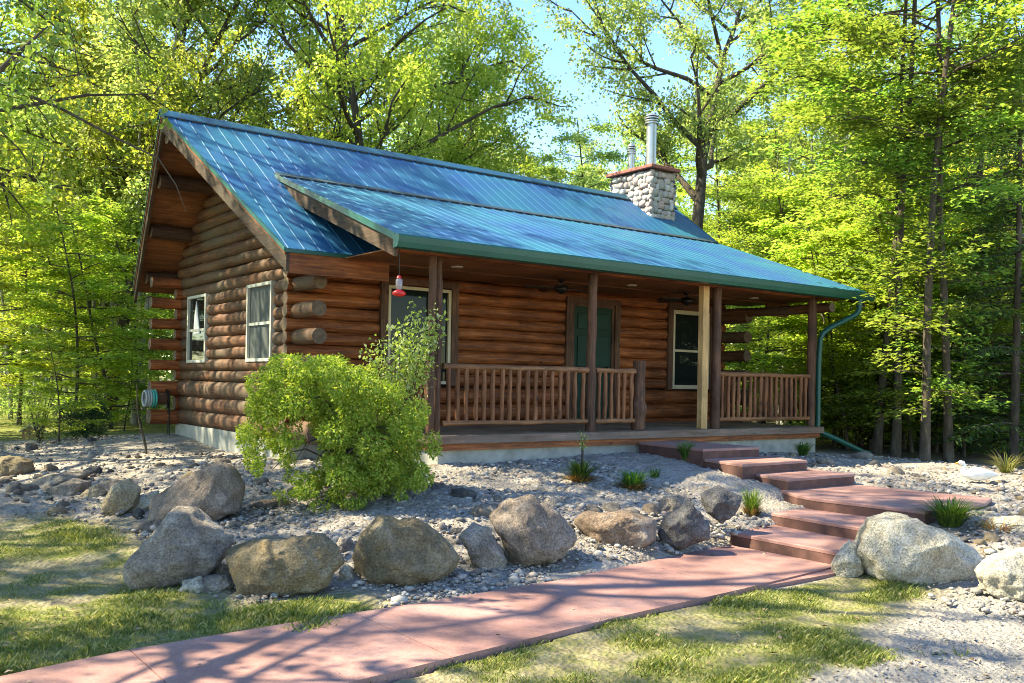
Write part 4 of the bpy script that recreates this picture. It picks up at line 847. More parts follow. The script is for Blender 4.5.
TR['shade'] = gen_tree(20, 16, .2, base=.38, spread=.36, limbs=16, sub=6, twigs=6, leaves=15, lsize=.15, up=.4, rise=.5, leafm='leaf_oak', twl=.7, wob=.25, top_taper=.35)
TR['pole'] = gen_tree(21, 13, .065, base=.35, spread=.13, limbs=16, sub=5, twigs=5, leaves=12, lsize=.12, up=.5, rise=.6, leafm='leaf_wood', twl=.5, wob=.10, bark='bark_pale')
TR['fir1'] = gen_conifer(10, 11, .13, spread=2.3); TR['fir2'] = gen_conifer(11, 8, .09, spread=1.9)
# behind the cabin
plant_tree('oak_tree', TR['oak'], 366, 24.5, 'big spreading yellow-green oak rising behind the left half of the roof', rz=.9, sc=.93)
plant_tree('oak_tree', TR['oak'], 215, 29, 'yellow-green oak behind the gable peak, left of the biggest one', rz=2.6, sc=1.02)
plant_tree('oak_tree', TR['oak2'], 668, 26.5, 'tall dark-limbed tree forking above the chimney', rz=1.2, sc=1.0)
plant_tree('leafy_tree', TR['wood2'], 110, 26, 'thick-trunked leafy tree to the left of the gable', rz=4.0, sc=1.0)
plant_tree('leafy_tree', TR['wood3'], 455, 29, 'yellow-green tree filling the gap behind the middle of the roof', rz=1.0, sc=.95)
plant_tree('leafy_tree', TR['wood1'], 560, 38, 'low rounded leafy tree under the open patch of sky', rz=2.0, sc=.72)
plant_tree('leafy_tree', TR['wood1'], 588, 35, 'leafy tree just left of the chimney flues', rz=5.0, sc=.80)
plant_tree('leafy_tree', TR['wood3'], 520, 34, 'yellow-green tree right of the big oak, under the open sky', rz=3.0, sc=.78)
# right side maples
RM = [(878, 17.5, 'maple1', .5, 'slim maple just right of the porch eave, left one of a close pair'), (897, 17.0, 'maple2', 1.7, 'slim maple just right of the porch eave, right one of a close pair'),
      (926, 15.6, 'maple2', 3.1, 'nearest slim maple, with a crooked trunk beside the goose statue'), (950, 16.2, 'maple1', 4.0, 'dark straight maple right of the crooked one'),
      (838, 36, 'maple1', 5.1, 'maple behind the right end of the porch roof'), (760, 35, 'maple2', 2.2, 'maple seen above the roof right of the chimney')]
for px, d_, k, rz, lab in RM: plant_tree('maple_tree', TR[k], px, d_, lab, rz=rz, sc=1.0 if d_ < 20 else 1.1)
# woodland, copied trees
G1 = 'broadleaf trees of the wood around the cabin'
rnd = random.Random(77)
wood_spots = []
def far_ok(x_, y_):
    return all(math.hypot(x_-a, y_-c) > 2.0 for a, c in wood_spots) and not (-4 < x_ < 13 and -9 < y_ < 9.5)
for (pxa, pxb, da, db, cnt_, kinds) in ((-120, 150, 26, 36, 7, ('wood1', 'wood2', 'wood3')), (-150, 330, 34, 62, 20, ('wood1', 'wood2', 'wood3')), (330, 640, 34, 60, 20, ('wood1', 'wood3', 'wood2')),
                                  (640, 860, 38, 64, 17, ('wood1', 'maple1', 'wood3')), (860, 1150, 32, 58, 15, ('wood1', 'maple2', 'wood2', 'maple1'))):
    k = 0; tr_ = 0
    while k < cnt_ and tr_ < 400:
        tr_ += 1; px = rnd.uniform(pxa, pxb); d_ = rnd.uniform(da, db); x_, y_ = spot(px, d_)
        if not far_ok(x_, y_): continue
        sc_ = rnd.uniform(.85, 1.15)
        if 490 < px < 610: sc_ = min(1.1, (.225*d_)*rnd.uniform(.8, 1.0)/13)
        wood_spots.append((x_, y_)); kd = rnd.choice(kinds)
        ppx = 512+FPX*float((np.array([x_, y_, 0])-CAM)@RT)/float((np.array([x_, y_, 0])-CAM)@FW)
        where = next(w_ for lim, w_ in ((-20, 'just outside the left edge'), (45, 'at the far left by the wire fence'), (95, 'left of the gable above the juniper'), (170, 'directly left of the gable'), (270, 'behind the gable peak'), (400, 'behind the left half of the roof'), (520, 'behind the middle of the roof'), (605, 'below the open patch of sky'), (690, 'behind the chimney'), (770, 'above the roof right of the chimney'), (860, 'above the right end of the porch roof'), (930, 'behind the paired slim maples'), (1030, 'behind the goose statue'), (9e9, 'just outside the right edge')) if ppx < lim)
        far_ = 'near' if d_ < 32 else 'deeper' if d_ < 46 else 'far'
        lab = {'wood1': '%s low-branched leafy tree ', 'wood2': '%s tall leafy tree ', 'wood3': '%s pale-barked yellow-green tree ', 'maple1': '%s slender layered maple ', 'maple2': '%s slender bare-stemmed maple ', 'oak2': '%s tall wide-crowned tree '}[kd] % far_ + where
        plant_tree('woodland_tree', TR[kd], 0, 0, lab, G1, sc_, rnd.uniform(0, 6.28), xy=(x_, y_)); k += 1
for (pxa, pxb, da, db, cnt_) in ((-10, 150, 24, 44, 26), (775, 860, 28, 44, 8), (880, 1020, 26, 44, 12)):
    for k in range(cnt_):
        px = pxa+(pxb-pxa)*(k+rnd.uniform(.1, .9))/cnt_; d_ = rnd.uniform(da, db)
        side = 'left of the cabin' if px < 200 else 'seen beyond the right end of the porch' if px < 870 else 'behind the slim maples at right'
        plant_tree('young_tree', TR['pole'], px, d_, 'pale pole-thin young tree in the wood, '+side, 'pole-thin young trees '+side, rnd.uniform(.75, 1.15), rnd.uniform(0, 6.28))
# understorey saplings
G2 = 'young saplings of the understorey'
for (px, d_, k, sc_) in ((842, 21, 'sapling1', 1.1), (868, 22.5, 'sapling1', 1.2), (905, 20, 'sapling1', 1.0), (790, 25, 'sapling2', 1.1), (820, 28, 'sapling2', 1.2), (765, 24.5, 'sapling1', 1.2), (735, 30, 'sapling2', 1.2), (930, 23, 'sapling2', 1), (985, 20, 'sapling1', 1.1), (1010, 24, 'sapling2', 1.2),
                        (20, 24, 'sapling2', 1.0), (62, 26, 'sapling2', 1.0), (95, 29, 'sapling2', 1.1), (-20, 20, 'sapling2', 1.0), (130, 33, 'sapling2', 1.1), (1040, 18, 'sapling1', 1.1), (885, 26, 'sapling2', 1.2), (850, 30, 'sapling2', 1.3), (958, 27, 'sapling1', 1.3), (848, 18.8, 'sapling1', .9), (872, 19.4, 'sapling1', 1.0), (892, 18.9, 'sapling1', .85), (913, 18.6, 'sapling1', 1.0), (835, 20, 'sapling1', .95), (862, 20.6, 'sapling2', .9), (937, 19.2, 'sapling1', .9), (75, 21, 'sapling1', 1.0), (112, 22, 'sapling1', 1.1), (140, 24, 'sapling2', .9), (842, 22.6, 'sapling1', .55), (858, 19.8, 'sapling1', .5), (883, 21.5, 'sapling1', .6), (904, 22.3, 'sapling1', .55), (921, 20.5, 'sapling1', .5), (944, 20.8, 'sapling1', .6), (962, 22.8, 'sapling1', .6), (990, 22.2, 'sapling1', .55), (1015, 20.6, 'sapling1', .6), (828, 24.5, 'sapling1', .6), (100, 24, 'sapling1', .5), (125, 21, 'sapling1', .45)):
    plant_tree('sapling', TR[k], px, d_, 'thin %s flat-sprayed sapling ' % ('shorter' if k == 'sapling1' else 'taller')+next(w_ for lim, w_ in ((0, 'off the left edge'), (50, 'at the far left'), (80, 'behind the juniper mound'), (110, 'right of the juniper mound'), (150, 'beside the back corner of the cabin'), (750, 'seen under the porch roof beside the wall logs'), (775, 'seen through the porch, left'), (810, 'seen through the porch beside the right post'), (830, 'just right of the corner post'), (846, 'beside the curved downspout'), (860, 'deep behind the downspout'), (880, 'behind the left slim maple'), (890, 'deep behind the paired slim maples'), (915, 'between the slim maple pair and the crooked maple'), (940, 'behind the crooked maple'), (970, 'behind the dark hemlock'), (1000, 'behind the goose statue'), (1030, 'at the right edge'), (9e9, 'outside the right edge')) if px < lim), G2, sc_, rnd.uniform(0, 6.28))
def undergrowth():
    rg = np.random.default_rng(61); A = []
    for (pa, pb, da, db, n_) in ((800, 1150, 19.5, 46, 1100), (-80, 165, 23, 46, 380)):
        px = rg.uniform(pa, pb, n_); d_ = rg.uniform(da, db, n_); A.append(CAM[None, :2]+d_[:, None]*(FW[None, :2]+RT[None, :2]*((px-512)/FPX)[:, None]))
    C = np.concatenate(A); C = np.concatenate([C, (gz(C[:, 0], C[:, 1])+rg.uniform(.05, .75, len(C)))[:, None]], 1)
    P = (C[:, None]+rg.normal(0, 1, (len(C), 55, 3))*np.array([.34, .34, .16])).reshape(-1, 3); V, Q = leaf_arrays(P, rg.uniform(.05, .13, len(P)), rg, .65)
    tag(link('undergrowth', np_mesh('undergrowth', V, Q, m=M['leaf_wood'])), 'low leafy undergrowth covering the forest floor', 'undergrowth', kind='stuff')
undergrowth()
# hemlocks
for (px, d_, k, sc_, lab) in ((975, 20, 'fir1', 1.0, 'dark hemlock behind the goose statue, at the right'), (1015, 17, 'fir2', 1.0, 'dark young hemlock at the right edge of the photo'), (940, 29, 'fir1', 1.0, 'dark hemlock deeper in the wood behind the slim maples'), (998, 21.5, 'fir1', .75, 'mid-sized hemlock between the goose statue and the right edge'), (965, 18.2, 'fir2', .45, 'low young hemlock right behind the goose statue')):
    plant_tree('hemlock_tree', TR[k], px, d_, lab, None, sc_, rnd.uniform(0, 6.28))
# leaning birches
for (a, b2, c2, lab) in (((975, 21.5), 2.6, -1.6, 'white birch stem bending left among the hemlocks'), ((950, 24), 3.0, -.9, 'thin white birch stem leaning behind the dark maple'), ((783, 31), 7, .1, 'white birch trunk seen under the porch roof')):
    x_, y_ = spot(*a); rg = np.random.default_rng(int(a[0])); b = MB(); P = []; 
    for i in range(9): t = i/8; P.append((RT[0]*c2*t**2.2, RT[1]*c2*t**2.2, t*(b2+2.6)))
    o = empty('birch_tree', (x_, y_, g1(x_, y_)), lab, 'tree'); b.tube([(0, 0, -.3)]+P, [.085]+[.075*(1-.6*i/8) for i in range(9)], 8); b.build('trunk', M['birch'], o)
    tw = MB(); LPs = []
    for k in range(14):
        i = rg.integers(4, 9); p = np.array(P[min(i, 8)]); dv = rg.normal(0, 1, 3); dv[2] = abs(dv[2])*.5; dv /= np.linalg.norm(dv); e = p+dv*rg.uniform(.5, 1.3); LPs.append(p+(e-p)*rg.uniform(.2, 1, (45, 1))+rg.normal(0, .12, (45, 3)))
    V, Q = leaf_arrays(np.concatenate(LPs), .07, rg, .4); link('crown', np_mesh('crown', V, Q, m=M['leaf_wood']), o)
# trees beside the viewer that throw the dappled shade
for (x_, y_, k, sc_, rz, lab) in ((-10.5, 3.5, 'shade', .9, 2.0, 'broad tree beyond the left lawn'), (-6.2, 11.0, 'wood3', 1.0, 5.0, 'pale-barked tree left of the cabin'), (-14, 5, 'wood1', 1.1, 3.0, 'leafy tree far left of the cabin'), (-11, -9.5, 'wood3', 1.0, 2.2, 'pale-barked tree left of the viewer'), (-5.8, 5.8, 'shade', .95, 1.3, 'wide oak shading the gable wall'), (-8.3, -.8, 'shade', 1.12, 4.4, 'tall wide oak shading the lawn and boulders'), (-8.0, 9.2, 'shade', 1.0, 3.7, 'wide oak beyond the back lawn, left of frame'), (-3.6, 8.6, 'shade', .8, 5.2, 'smaller oak close to the back corner of the gable'), (-6.5, 14, 'shade', 1.0, 2.9, 'wide oak beyond the back corner'), (-14.5, -2.5, 'shade', 1.0, .9, 'tall oak farther left of the lawn')):
    plant_tree('leafy_tree', TR[k], 0, 0, lab, None, sc_, rz, xy=(x_, y_))
# distant wood: one mass
def distant():
    rg = np.random.default_rng(99); n_ = 3600; px = rg.uniform(-400, 1400, n_); d_ = rg.uniform(48, 90, n_); top = np.where((px > 500) & (px < 615), .21, .27)*d_*rg.uniform(.75, 1.1, n_); zc = rg.uniform(-.5, 1, n_)*top
    C = CAM[None, :2]+d_[:, None]*(FW[None, :2]+RT[None, :2]*((px-512)/FPX)[:, None]); C = np.concatenate([C, zc[:, None]], 1)
    P = (C[:, None]+rg.normal(0, 1, (n_, 50, 3))*np.array([1.1, 1.1, .8])).reshape(-1, 3); P = P[P[:, 2] > -1]
    V, Q = leaf_arrays(P, rg.uniform(.22, .5, len(P)), rg, .4); tag(link('distant_wood', np_mesh('distant_wood', V, Q, m=M['leaf_wood'])), 'far mass of woodland foliage closing the view', 'wood', kind='stuff')
    b = MB()
    for k in range(130):
        px = rg.uniform(-200, 1200); dd = rg.uniform(45, 85); x_, y_ = spot(px, dd); r_ = rg.uniform(.07, .18); b.tube([(x_, y_, -1), (x_+rg.uniform(-.2, .2), y_, 5), (x_+rg.uniform(-.4, .4), y_, 9 if 480 < px < 640 else 12)], [r_, r_*.75, r_*.4], 6, cap=False)
    tag(b.build('distant_tree_trunks', M['bark_pale']), 'pale slender trunks standing deep in the far wood', 'wood', kind='stuff')
distant()

# garden bush
def blob_leaves(clumps, per, size, rg, up=.45, droop=.5):
    P = []; D = []
    for (c, r) in clumps:
        c = np.array(c); m_ = int(per*r[0]*r[2]/.05); v = rg.normal(0, 1, (m_, 3)); v /= np.linalg.norm(v, axis=1)[:, None]; rad = rg.uniform(.45, 1.0, m_)**.5
        q_ = v*rad[:, None]*np.array(r); q_[:, 2] -= 0; P.append(c+q_); dd = v*np.array([1, 1, .3]); dd[:, 2] -= droop; D.append(dd)
    return np.concatenate(P), np.concatenate(D)
def bush():
    rg = np.random.default_rng(12); bx0, by0 = -.95, -3.35; D = float((np.array([bx0, by0, 0])-CAM)@FW)
    o = empty('garden_bush', (bx0, by0, g1(bx0, by0)), 'chartreuse weeping bush with a slim trunk on the gravel bed', 'bush')
    z0 = o.location.z
    outline = [(262,385,20,26),(290,372,26,22),(325,372,28,22),(355,385,26,22),(385,400,26,22),(270,410,24,26),(300,405,28,26),(335,412,30,28),(365,418,28,26),(398,430,26,24),(255,432,14,20),(250,460,9,18),(285,435,22,16),(340,440,28,22),(372,450,28,22),(405,455,24,26),(418,475,14,18),(345,470,24,18),(375,480,26,16),(322,470,16,18),(305,485,18,10),(288,500,14,5),(330,497,16,8),(410,420,20,22),(308,385,28,22),(280,455,8,14),(345,392,26,20),(424,448,10,22),(385,468,22,16),(404,474,18,14),(352,486,18,12),(372,484,20,12),(395,490,14,8),(345,500,18,8)]
    cl = []
    for (px, py, rx, ry) in outline:
        for _ in range(7):
            off = rg.uniform(-.62, .62)*(1-.3*abs(px-335)/100); p = CAM+ray(px+rg.uniform(-11, 11), py+rg.uniform(-10, 10))*(D+off); k = D/FPX*rg.uniform(.36, .66); cl.append((p-np.array(o.location), (rx*k, rx*k, ry*k)))
    P, Dd = blob_leaves(cl, 950, .04, rg); P = P[P[:, 2] > .03] if False else P
    V, Q = leaf_arrays(P, rg.uniform(.022, .052, len(P)), rg, .35, .5, Dd[:len(P)]); link('foliage', np_mesh('foliage', V, Q, m=M['leaf_bush']), o)
    b = MB(); b.tube([(0, 0, -.1), (.0, 0, .1), (.03, .02, .5), (-.02, 0, .9), (.02, 0, 1.15)], [.05, .042, .032, .028, .012], 8)
    for k in range(22):
        a = rg.uniform(0, 2*PI); zz = rg.uniform(.35, 1.05); ln = rg.uniform(.4, .95); pts = [(0, 0, zz)]+[(math.cos(a)*ln*t, math.sin(a)*ln*t, zz+.35*math.sin(t*2.2)-.25*t*t) for t in (.25, .5, .75, 1)]; b.tube(pts, [.014, .011, .009, .006, .003], 5, cap=False)
    b.build('stem', M['bark'], o)
bush()
def shrub2():
    rg = np.random.default_rng(15); x0, y0 = spot(396, 10.9); o = empty('garden_shrub', (x0, y0, g1(x0, y0)), 'taller pale-leaved shrub with airy stems behind the chartreuse bush', 'shrub'); D = 10.6; b = MB(); LP = []
    for (px, py) in ((374, 352), (385, 345), (396, 335), (408, 325), (415, 312), (428, 318), (436, 326), (440, 320), (420, 335), (400, 352), (432, 340), (380, 366), (392, 372), (410, 360), (424, 352), (412, 342), (368, 362), (405, 380), (385, 385)):
        p = CAM+ray(px, py)*(D+rg.uniform(-.25, .25))-np.array(o.location); s_ = np.array([rg.uniform(-.05, .05), rg.uniform(-.05, .05), 0]); P = [s_+(p-s_)*t+np.array([0, 0, .12*math.sin(t*3)]) for t in (0, .25, .5, .75, 1)]
        b.tube([tuple(q_) for q_ in P], [.011, .009, .007, .005, .002], 5, cap=False); t = rg.uniform(.62, 1.02, 120)[:, None]; LP.append(s_+(p-s_)*t+np.array([0, 0, .05])+rg.normal(0, .06, (120, 3)))
    b.build('stem', M['bark'], o); P = np.concatenate(LP); V, Q = leaf_arrays(P, rg.uniform(.035, .065, len(P)), rg, .3, .6); link('foliage', np_mesh('foliage', V, Q, m=M['leaf_shrub']), o)
shrub2()
def blades(n_, spreadr, h, w, rg, base_r=.05, lean=.6):
    a = rg.uniform(0, 2*PI, n_); r0 = base_r*np.sqrt(rg.uniform(0, 1, n_)); hh = h*rg.uniform(.55, 1.1, n_); ln = spreadr*rg.uniform(.2, 1, n_)*lean/.6; th = a+rg.normal(0, .5, n_)
    B0 = np.stack([np.cos(th)*r0, np.sin(th)*r0, np.zeros(n_)], 1); dr_ = np.stack([np.cos(a), np.sin(a), np.zeros(n_)], 1); sd_ = np.stack([-np.sin(a), np.cos(a), np.zeros(n_)], 1); ww = w*rg.uniform(.7, 1.2, n_)
    V = []
    for t, wt in ((0, 1), (.45, .9), (.8, .6), (1, .08)):
        c = B0+dr_*(ln*t**1.8)[:, None]+np.array([0, 0, 1])*(hh*(t-.28*t**3*(ln/(hh+.01)).clip(0, 1.2)))[:, None]; V += [c-sd_*(ww*wt/2)[:, None], c+sd_*(ww*wt/2)[:, None]]
    V = np.stack(V, 1); k = np.arange(n_)[:, None]*8; Q = np.concatenate([k+np.array([[0, 1, 3, 2]]), k+np.array([[2, 3, 5, 4]]), k+np.array([[4, 5, 7, 6]])]); return V.reshape(-1, 3), Q
def tuft(px, py, z, n_, spr, h, mk, label, name='grass_tuft', w=.012, flowers=0, base=.05, mk2=None):
    p = onz(px, py, z); zz = g1(p[0], p[1]); rg = np.random.default_rng(int(px)); V, Q = blades(n_, spr, h, w, rg, base)
    o = empty(name, (p[0], p[1], zz), label, 'plant'); link('leaves', np_mesh('leaves', V, Q, m=M[mk]), o)
    if mk2: V, Q = blades(n_, spr*.9, h*.45, w, rg, base*1.5); link('dry_leaves', np_mesh('dry_leaves', V, Q, m=M[mk2]), o)
    if flowers:
        b = MB(); LPs = []
        for k in range(flowers):
            e = np.array([rg.uniform(-.09, .09), rg.uniform(-.09, .09), h*rg.uniform(1.4, 2.0)]); b.tube([(0, 0, 0), tuple(e*.5+np.array([.01, 0, 0])), tuple(e)], [.005, .004, .003], 5, cap=False); LPs.append(e+rg.normal(0, .025, (14, 3)))
        b.build('flower_stalk', M['bark'], o); V, Q = leaf_arrays(np.concatenate(LPs), .025, rg, .2); link('buds', np_mesh('buds', V, Q, m=M['leaf_shrub']), o)
tuft(580, 489, -.60, 140, .28, .30, 'tuftg', 'leafy clump with tall thin flower stalks in front of the deck', 'perennial_plant', .022, 5, .07, 'tufto')
tuft(633, 492, -.60, 170, .27, .25, 'tuftg', 'low light-green plant with reddish dry base, between two clumps', 'perennial_plant', .02, 0, .08, 'tufto')
tuft(686, 470, -.47, 320, .19, .28, 'tuftg', 'dense dark green grass tuft left of the upper steps', w=.008)
tuft(803, 459, -.47, 300, .26, .27, 'tuftg', 'dark green grass tuft right of the upper steps, by the deck', w=.009)
tuft(752, 503, -.62, 240, .19, .32, 'tuftg', 'grass tuft with orange dry base beside the lower steps', w=.009, mk2='tufto')
tuft(950, 526, -.70, 380, .40, .33, 'tuftg', 'broad bright green tuft behind the big cream boulder', w=.014, base=.10)
tuft(1006, 475, -.58, 90, .50, .38, 'grassb', 'spiky dry yellow grass clump at the right edge', w=.012, base=.1)
tuft(655, 487, -.6, 60, .12, .14, 'tuftg', 'tiny green sprig beside the reddish-based plant', w=.010)
tuft(996, 545, -.85, 120, .22, .14, 'tufto', 'low dry brown clump between the pale rocks at right', w=.010, base=.12)
# juniper-like shrub, sapling, stick and little wooden box on the left
def mound(name, px, d_, w_, h_, mk, label, size, N, cat='shrub', seed=3):
    rg = np.random.default_rng(seed); x0, y0 = spot(px, d_); o = empty(name, (x0, y0, g1(x0, y0)), label, cat); cl = []
    for _ in range(26): a = rg.uniform(0, 2*PI); r_ = w_*.5*math.sqrt(rg.uniform(0, 1))*.75; cl.append(((math.cos(a)*r_, math.sin(a)*r_, h_*rg.uniform(.12, .75)*(1-.5*(r_/(w_*.5))**2)), (w_*.2, w_*.2, h_*.22)))
    P, Dd = blob_leaves(cl, N, .04, rg, droop=-.3); V, Q = leaf_arrays(P, size*rg.uniform(.6, 1.2, len(P)), rg, .3, .35, Dd); link('foliage', np_mesh('foliage', V, Q, m=M[mk]), o)
    b = MB()
    for k in range(7): a = k*.9; b.tube([(0, 0, -.05), (math.cos(a)*w_*.15, math.sin(a)*w_*.15, h_*.35), (math.cos(a)*w_*.3, math.sin(a)*w_*.3, h_*.7)], [.02, .012, .005], 5, cap=False)
    b.build('stem', M['bark'], o)
mound('juniper_shrub', 86, 18.6, 1.15, .95, 'leaf_junip', 'dark green juniper mound at the edge of the back lawn', .07, 160)
mound('lawn_shrub', 40, 17.6, .8, 1.2, 'leaf_wood', 'loose light-green shrub behind the small wooden box', .06, 45, seed=5)
plant_tree('sapling', TR['sapling1'], 60, 17.2, 'small thin sapling rising beside the juniper mound', None, .42, 1.0)
x0, y0 = spot(146, 15.0); o = empty('dead_stick', (x0, y0, g1(x0, y0)), 'thin dark dead stem standing in the gravel left of the cabin', 'stick')
b = MB(); b.tube([tuple(RT*a*.0161*1+np.array([0, 0, h]) ) for a, h in ((2, -.05), (1, .10), (-2, .30), (-6, .52), (-8, .75), (-9, 1.12))], [.022, .02, .02, .016, .013, .007], 7); b.build('stem', M['bark'], o)
b = MB(); b.tube([tuple(RT*-.03+np.array([0, 0, .30])), tuple(RT*-.10+np.array([0, 0, .36]))], [.012, .004], 6); b.build('side_twig', M['bark'], o)
x0, y0 = spot(31, 18.6); zz = g1(x0, y0); o = empty('wooden_birdhouse', (x0, y0, zz), 'small wooden house-shaped box with pale roof on the ground, far left', 'birdhouse', rz=-.5)
b = MB(); b.prism([(-.15, 0, 0), (.15, 0, 0), (.15, 0, .15), (0, 0, .24), (-.15, 0, .15)], (0, .28, 0)); b.build('box_body', wood('birdhouse_wood', (.16, .08, .03), (.3, .17, .07), (.42, .26, .12), 2), o)
b = MB(); b.prism([(-.20, -.04, .13), (0, -.04, .26), (.20, -.04, .13), (.20, -.04, .155), (0, -.04, .285), (-.20, -.04, .155)], (0, .36, 0)); b.build('roof', simple('weathered_pale_board', (.42, .39, .34), .9), o)
b = MB(); b.tube([(0, -.002, .12), (0, -.008, .12)], .03, 14); b.build('entrance_hole', M['darkmetal'], o)
# wire fence on the far left
for k in range(4):
    (xa, ya), (xb, yb) = spot(-70+k*58, 36.5+k*.2), spot(-70+(k+1)*58, 36.7+k*.2); za = g1(xa, ya)
    o = empty('wire_fence', (xa, ya, za), 'wire mesh fence section across the back lawn, number of four in a row' if False else 'section of grey wire fence beyond the back lawn', 'fence', 'grey wire fence sections beyond the back lawn')
    dx, dy = xb-xa, yb-ya; b = MB(); b.tube([(0, 0, -.2), (0, 0, 1.85)], .04, 8); b.build('fence_post', M['wire'], o); b = MB()
    for i in range(1, 22): t = i/22; b.tube([(dx*t, dy*t, 0), (dx*t, dy*t, 1.7)], .010, 4, cap=False)
    for i in range(8): zz = .1+i*.22; b.tube([(0, 0, zz), (dx, dy, zz)], .008, 4, cap=False)
    b.build('wire_mesh', M['wire'], o)
# goose statue
p = onz(976, 484, -.56); zz = g1(p[0], p[1]); o = empty('goose_statue', (p[0], p[1], zz+.03), 'white goose garden statue lying on the gravel under the slim maples', 'statue', rz=-.75, sc=1.05)
b = MB(); b.tube([(.27, 0, .085), (.20, 0, .09), (.10, 0, .085), (0, 0, .085), (-.08, 0, .09), (-.14, 0, .10), (-.16, 0, .13), (-.155, 0, .17), (-.15, 0, .20), (-.165, 0, .225), (-.20, 0, .232), (-.225, 0, .225)], [.008, .04, .075, .085, .075, .055, .038, .026, .023, .028, .026, .010], 16); bd = b.build('body', M['white'], o)
b = MB(); b.tube([(-.222, 0, .226), (-.25, 0, .218), (-.27, 0, .214)], [.013, .010, .004], 10); b.build('beak', M['orange'], o)
for s_ in (-1, 1):
    b = MB(); b.tube([(-.07, s_*.07, .10), (.02, s_*.082, .10), (.12, s_*.066, .10), (.22, s_*.02, .10)], [.02, .045, .035, .006], 10, squash=(.45, 1)); b.build('wing', M['white'], o)
# grass blades in the near lawn and litter
def grass():
    rg = np.random.default_rng(31); n_ = 640000; x_ = np.concatenate([rg.uniform(-5.5, -1.6, n_//2), rg.uniform(-3.2, 3.2, n_//2)]); y_ = np.concatenate([rg.uniform(-7.0, -1.0, n_//2), rg.uniform(-9.6, -7.5, n_//2)])
    gg = lawn(x_, y_)+.32*wav(x_, y_, 8)*.5; vg = ((y_ > -7) & (y_ < -5.7) & (x_ < -1.6)); keep = rg.uniform(0, 1, n_) < np.clip(gg-.33, 0, 1)**1.15*np.where(vg, 1.8, .9); x_, y_ = x_[keep], y_[keep]; m_ = len(x_)
    h = (.010+.024*rg.uniform(0, 1, m_)**3)*(1+1.1*np.clip(wav(x_, y_, 9)*.4, 0, 1)+.5*((y_ > -7) & (y_ < -5.8))); a = rg.uniform(0, 2*PI, m_); ln = h*rg.uniform(.2, 1.1, m_); z_ = gz(x_, y_)-.004+.012*wav(x_, y_)*.4
    sx, sy = -np.sin(a)*.0028, np.cos(a)*.0028; bx_, by_ = np.cos(a)*ln, np.sin(a)*ln
    V = np.stack([np.stack([x_-sx, y_-sy, z_], 1), np.stack([x_+sx, y_+sy, z_], 1), np.stack([x_+sx*.7+bx_*.4, y_+sy*.7+by_*.4, z_+h*.65], 1), np.stack([x_+bx_, y_+by_, z_+h], 1)], 1)
    tag(link('grass', np_mesh('grass', V.reshape(-1, 3), np.arange(m_*4).reshape(-1, 4), m=M['grassb'])), 'short patchy grass of the lawn', 'grass', kind='stuff')
    n_ = 5200; x_ = rg.uniform(-5.5, 9, n_); y_ = rg.uniform(-10, 6, n_); k = ~((x_ > -.2) & (x_ < 9.2) & (y_ > -2.65)) & ~((x_ > 2.1) & (x_ < 5.7) & (y_ > -7.5) & (y_ < -2.6)) & (wav(x_, y_, 3)*.5+rg.uniform(-1, 1, n_) > .1); k &= ~((y_ > -8) & (y_ < -6.3) & (rg.uniform(0, 1, n_) > .22)); x_, y_ = x_[k], y_[k]
    z_ = np.maximum(gz(x_, y_)+.022, np.where((y_ > -7.8) & (y_ < -6.6) & (x_ < 2.1), -.952, -9)); V, Q = leaf_arrays(np.stack([x_, y_, z_], 1), rg.uniform(.02, .06, len(x_)), rg, .8, .5)
    tag(link('fallen_leaves', np_mesh('fallen_leaves', V, Q, m=M['litter'])), 'scattered dead leaves on gravel and lawn', 'leaves', kind='stuff')
grass()
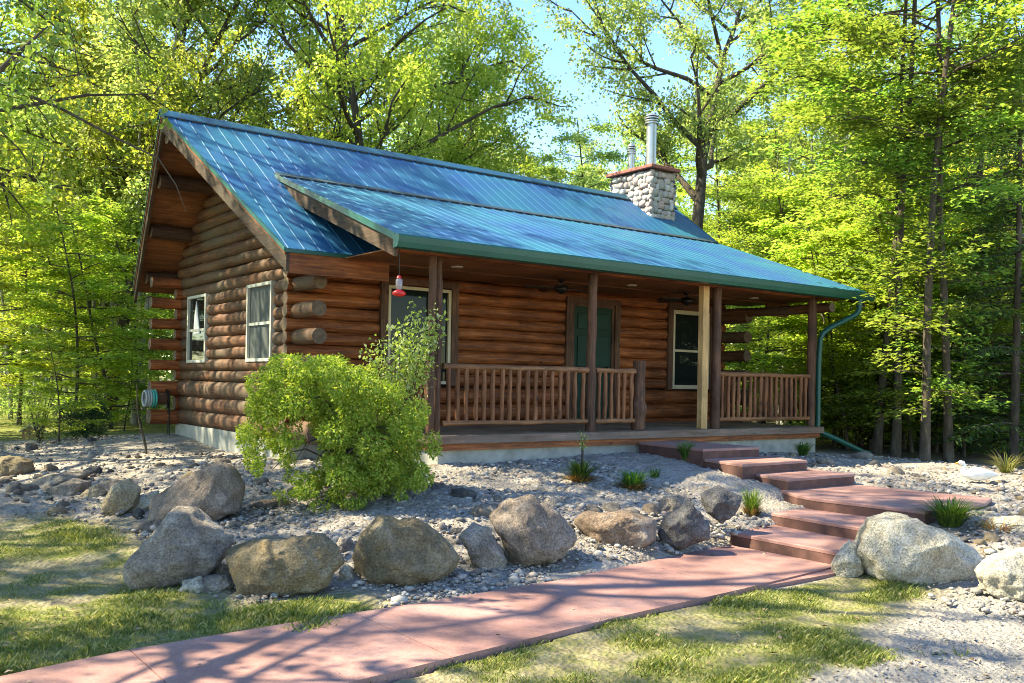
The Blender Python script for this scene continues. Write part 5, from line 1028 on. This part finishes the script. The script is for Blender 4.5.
# overhanging branches at the upper left, reaching in front of the gable
def overhang():
    rg = np.random.default_rng(44); base = np.array([-7.6, -5.2]); o = empty('near_tree', (base[0], base[1], g1(*base)), 'near tree just outside the left edge, its bare-tipped limbs overhanging the gable', 'tree'); oz = np.array(o.location)
    b = MB(); b.tube([(0, 0, -.3), (0, 0, 0), (.05, .05, 3), (.0, .1, 7), (.1, 0, 11)], [.26, .2, .16, .12, .05], 12); tr_ = b.build('trunk', M['bark'], o); LP = []
    lims = [([(-60, 60), (0, 85), (60, 108), (120, 140), (158, 158), (176, 185), (186, 212)], 7.4, .017), ([(-60, 95), (0, 70), (30, 42), (48, 26)], 7.0, .03), ([(-60, 40), (0, 50), (50, 65), (95, 78)], 7.8, .02), ([(-50, -30), (20, 0), (60, 30), (97, 60)], 8.2, .018), ([(-60, 130), (-10, 120), (20, 150), (45, 190)], 7.6, .014)]
    b = MB()
    for pts, D, r in lims:
        P = [np.array([0, 0, 5.0+pts[0][1]*-.004])]+[CAM+ray(px, py)*(D+.12*i)-oz for i, (px, py) in enumerate(pts)]; b.tube([tuple(q_) for q_ in P], [r*1.8]+[r*(1-.85*i/(len(pts)-1)) for i in range(len(pts))], 7, cap=False)
        for k in range(8 if pts[-1][0] < 150 else 5):
            i = rg.integers(1, len(P)-1 if pts[-1][0] < 150 else 4); q_ = P[i]+(P[i+1]-P[i])*rg.uniform(0, 1); dv = rg.normal(0, .5, 3); dv[2] *= .6; e = q_+dv*.7; b.tube([tuple(q_), tuple((q_+e)/2+rg.normal(0, .02, 3)), tuple(e)], [.006, .004, .002], 4, cap=False); LP.append(q_+(e-q_)*rg.uniform(.2, 1.1, (38, 1))+rg.normal(0, .05, (38, 3)))
    b.build('limbs', M['bark'], o)
    for k in range(30):
        c = np.array([rg.uniform(-1.6, 1.1), rg.uniform(-1.6, 1.8), rg.uniform(4.5, 11)]); LP.append(c+rg.normal(0, .35, (70, 3)))
    P = np.concatenate(LP); V, Q = leaf_arrays(P, rg.uniform(.035, .075, len(P)), rg, .4); link('crown', np_mesh('crown', V, Q, m=M['leaf_maple']), o)
overhang()
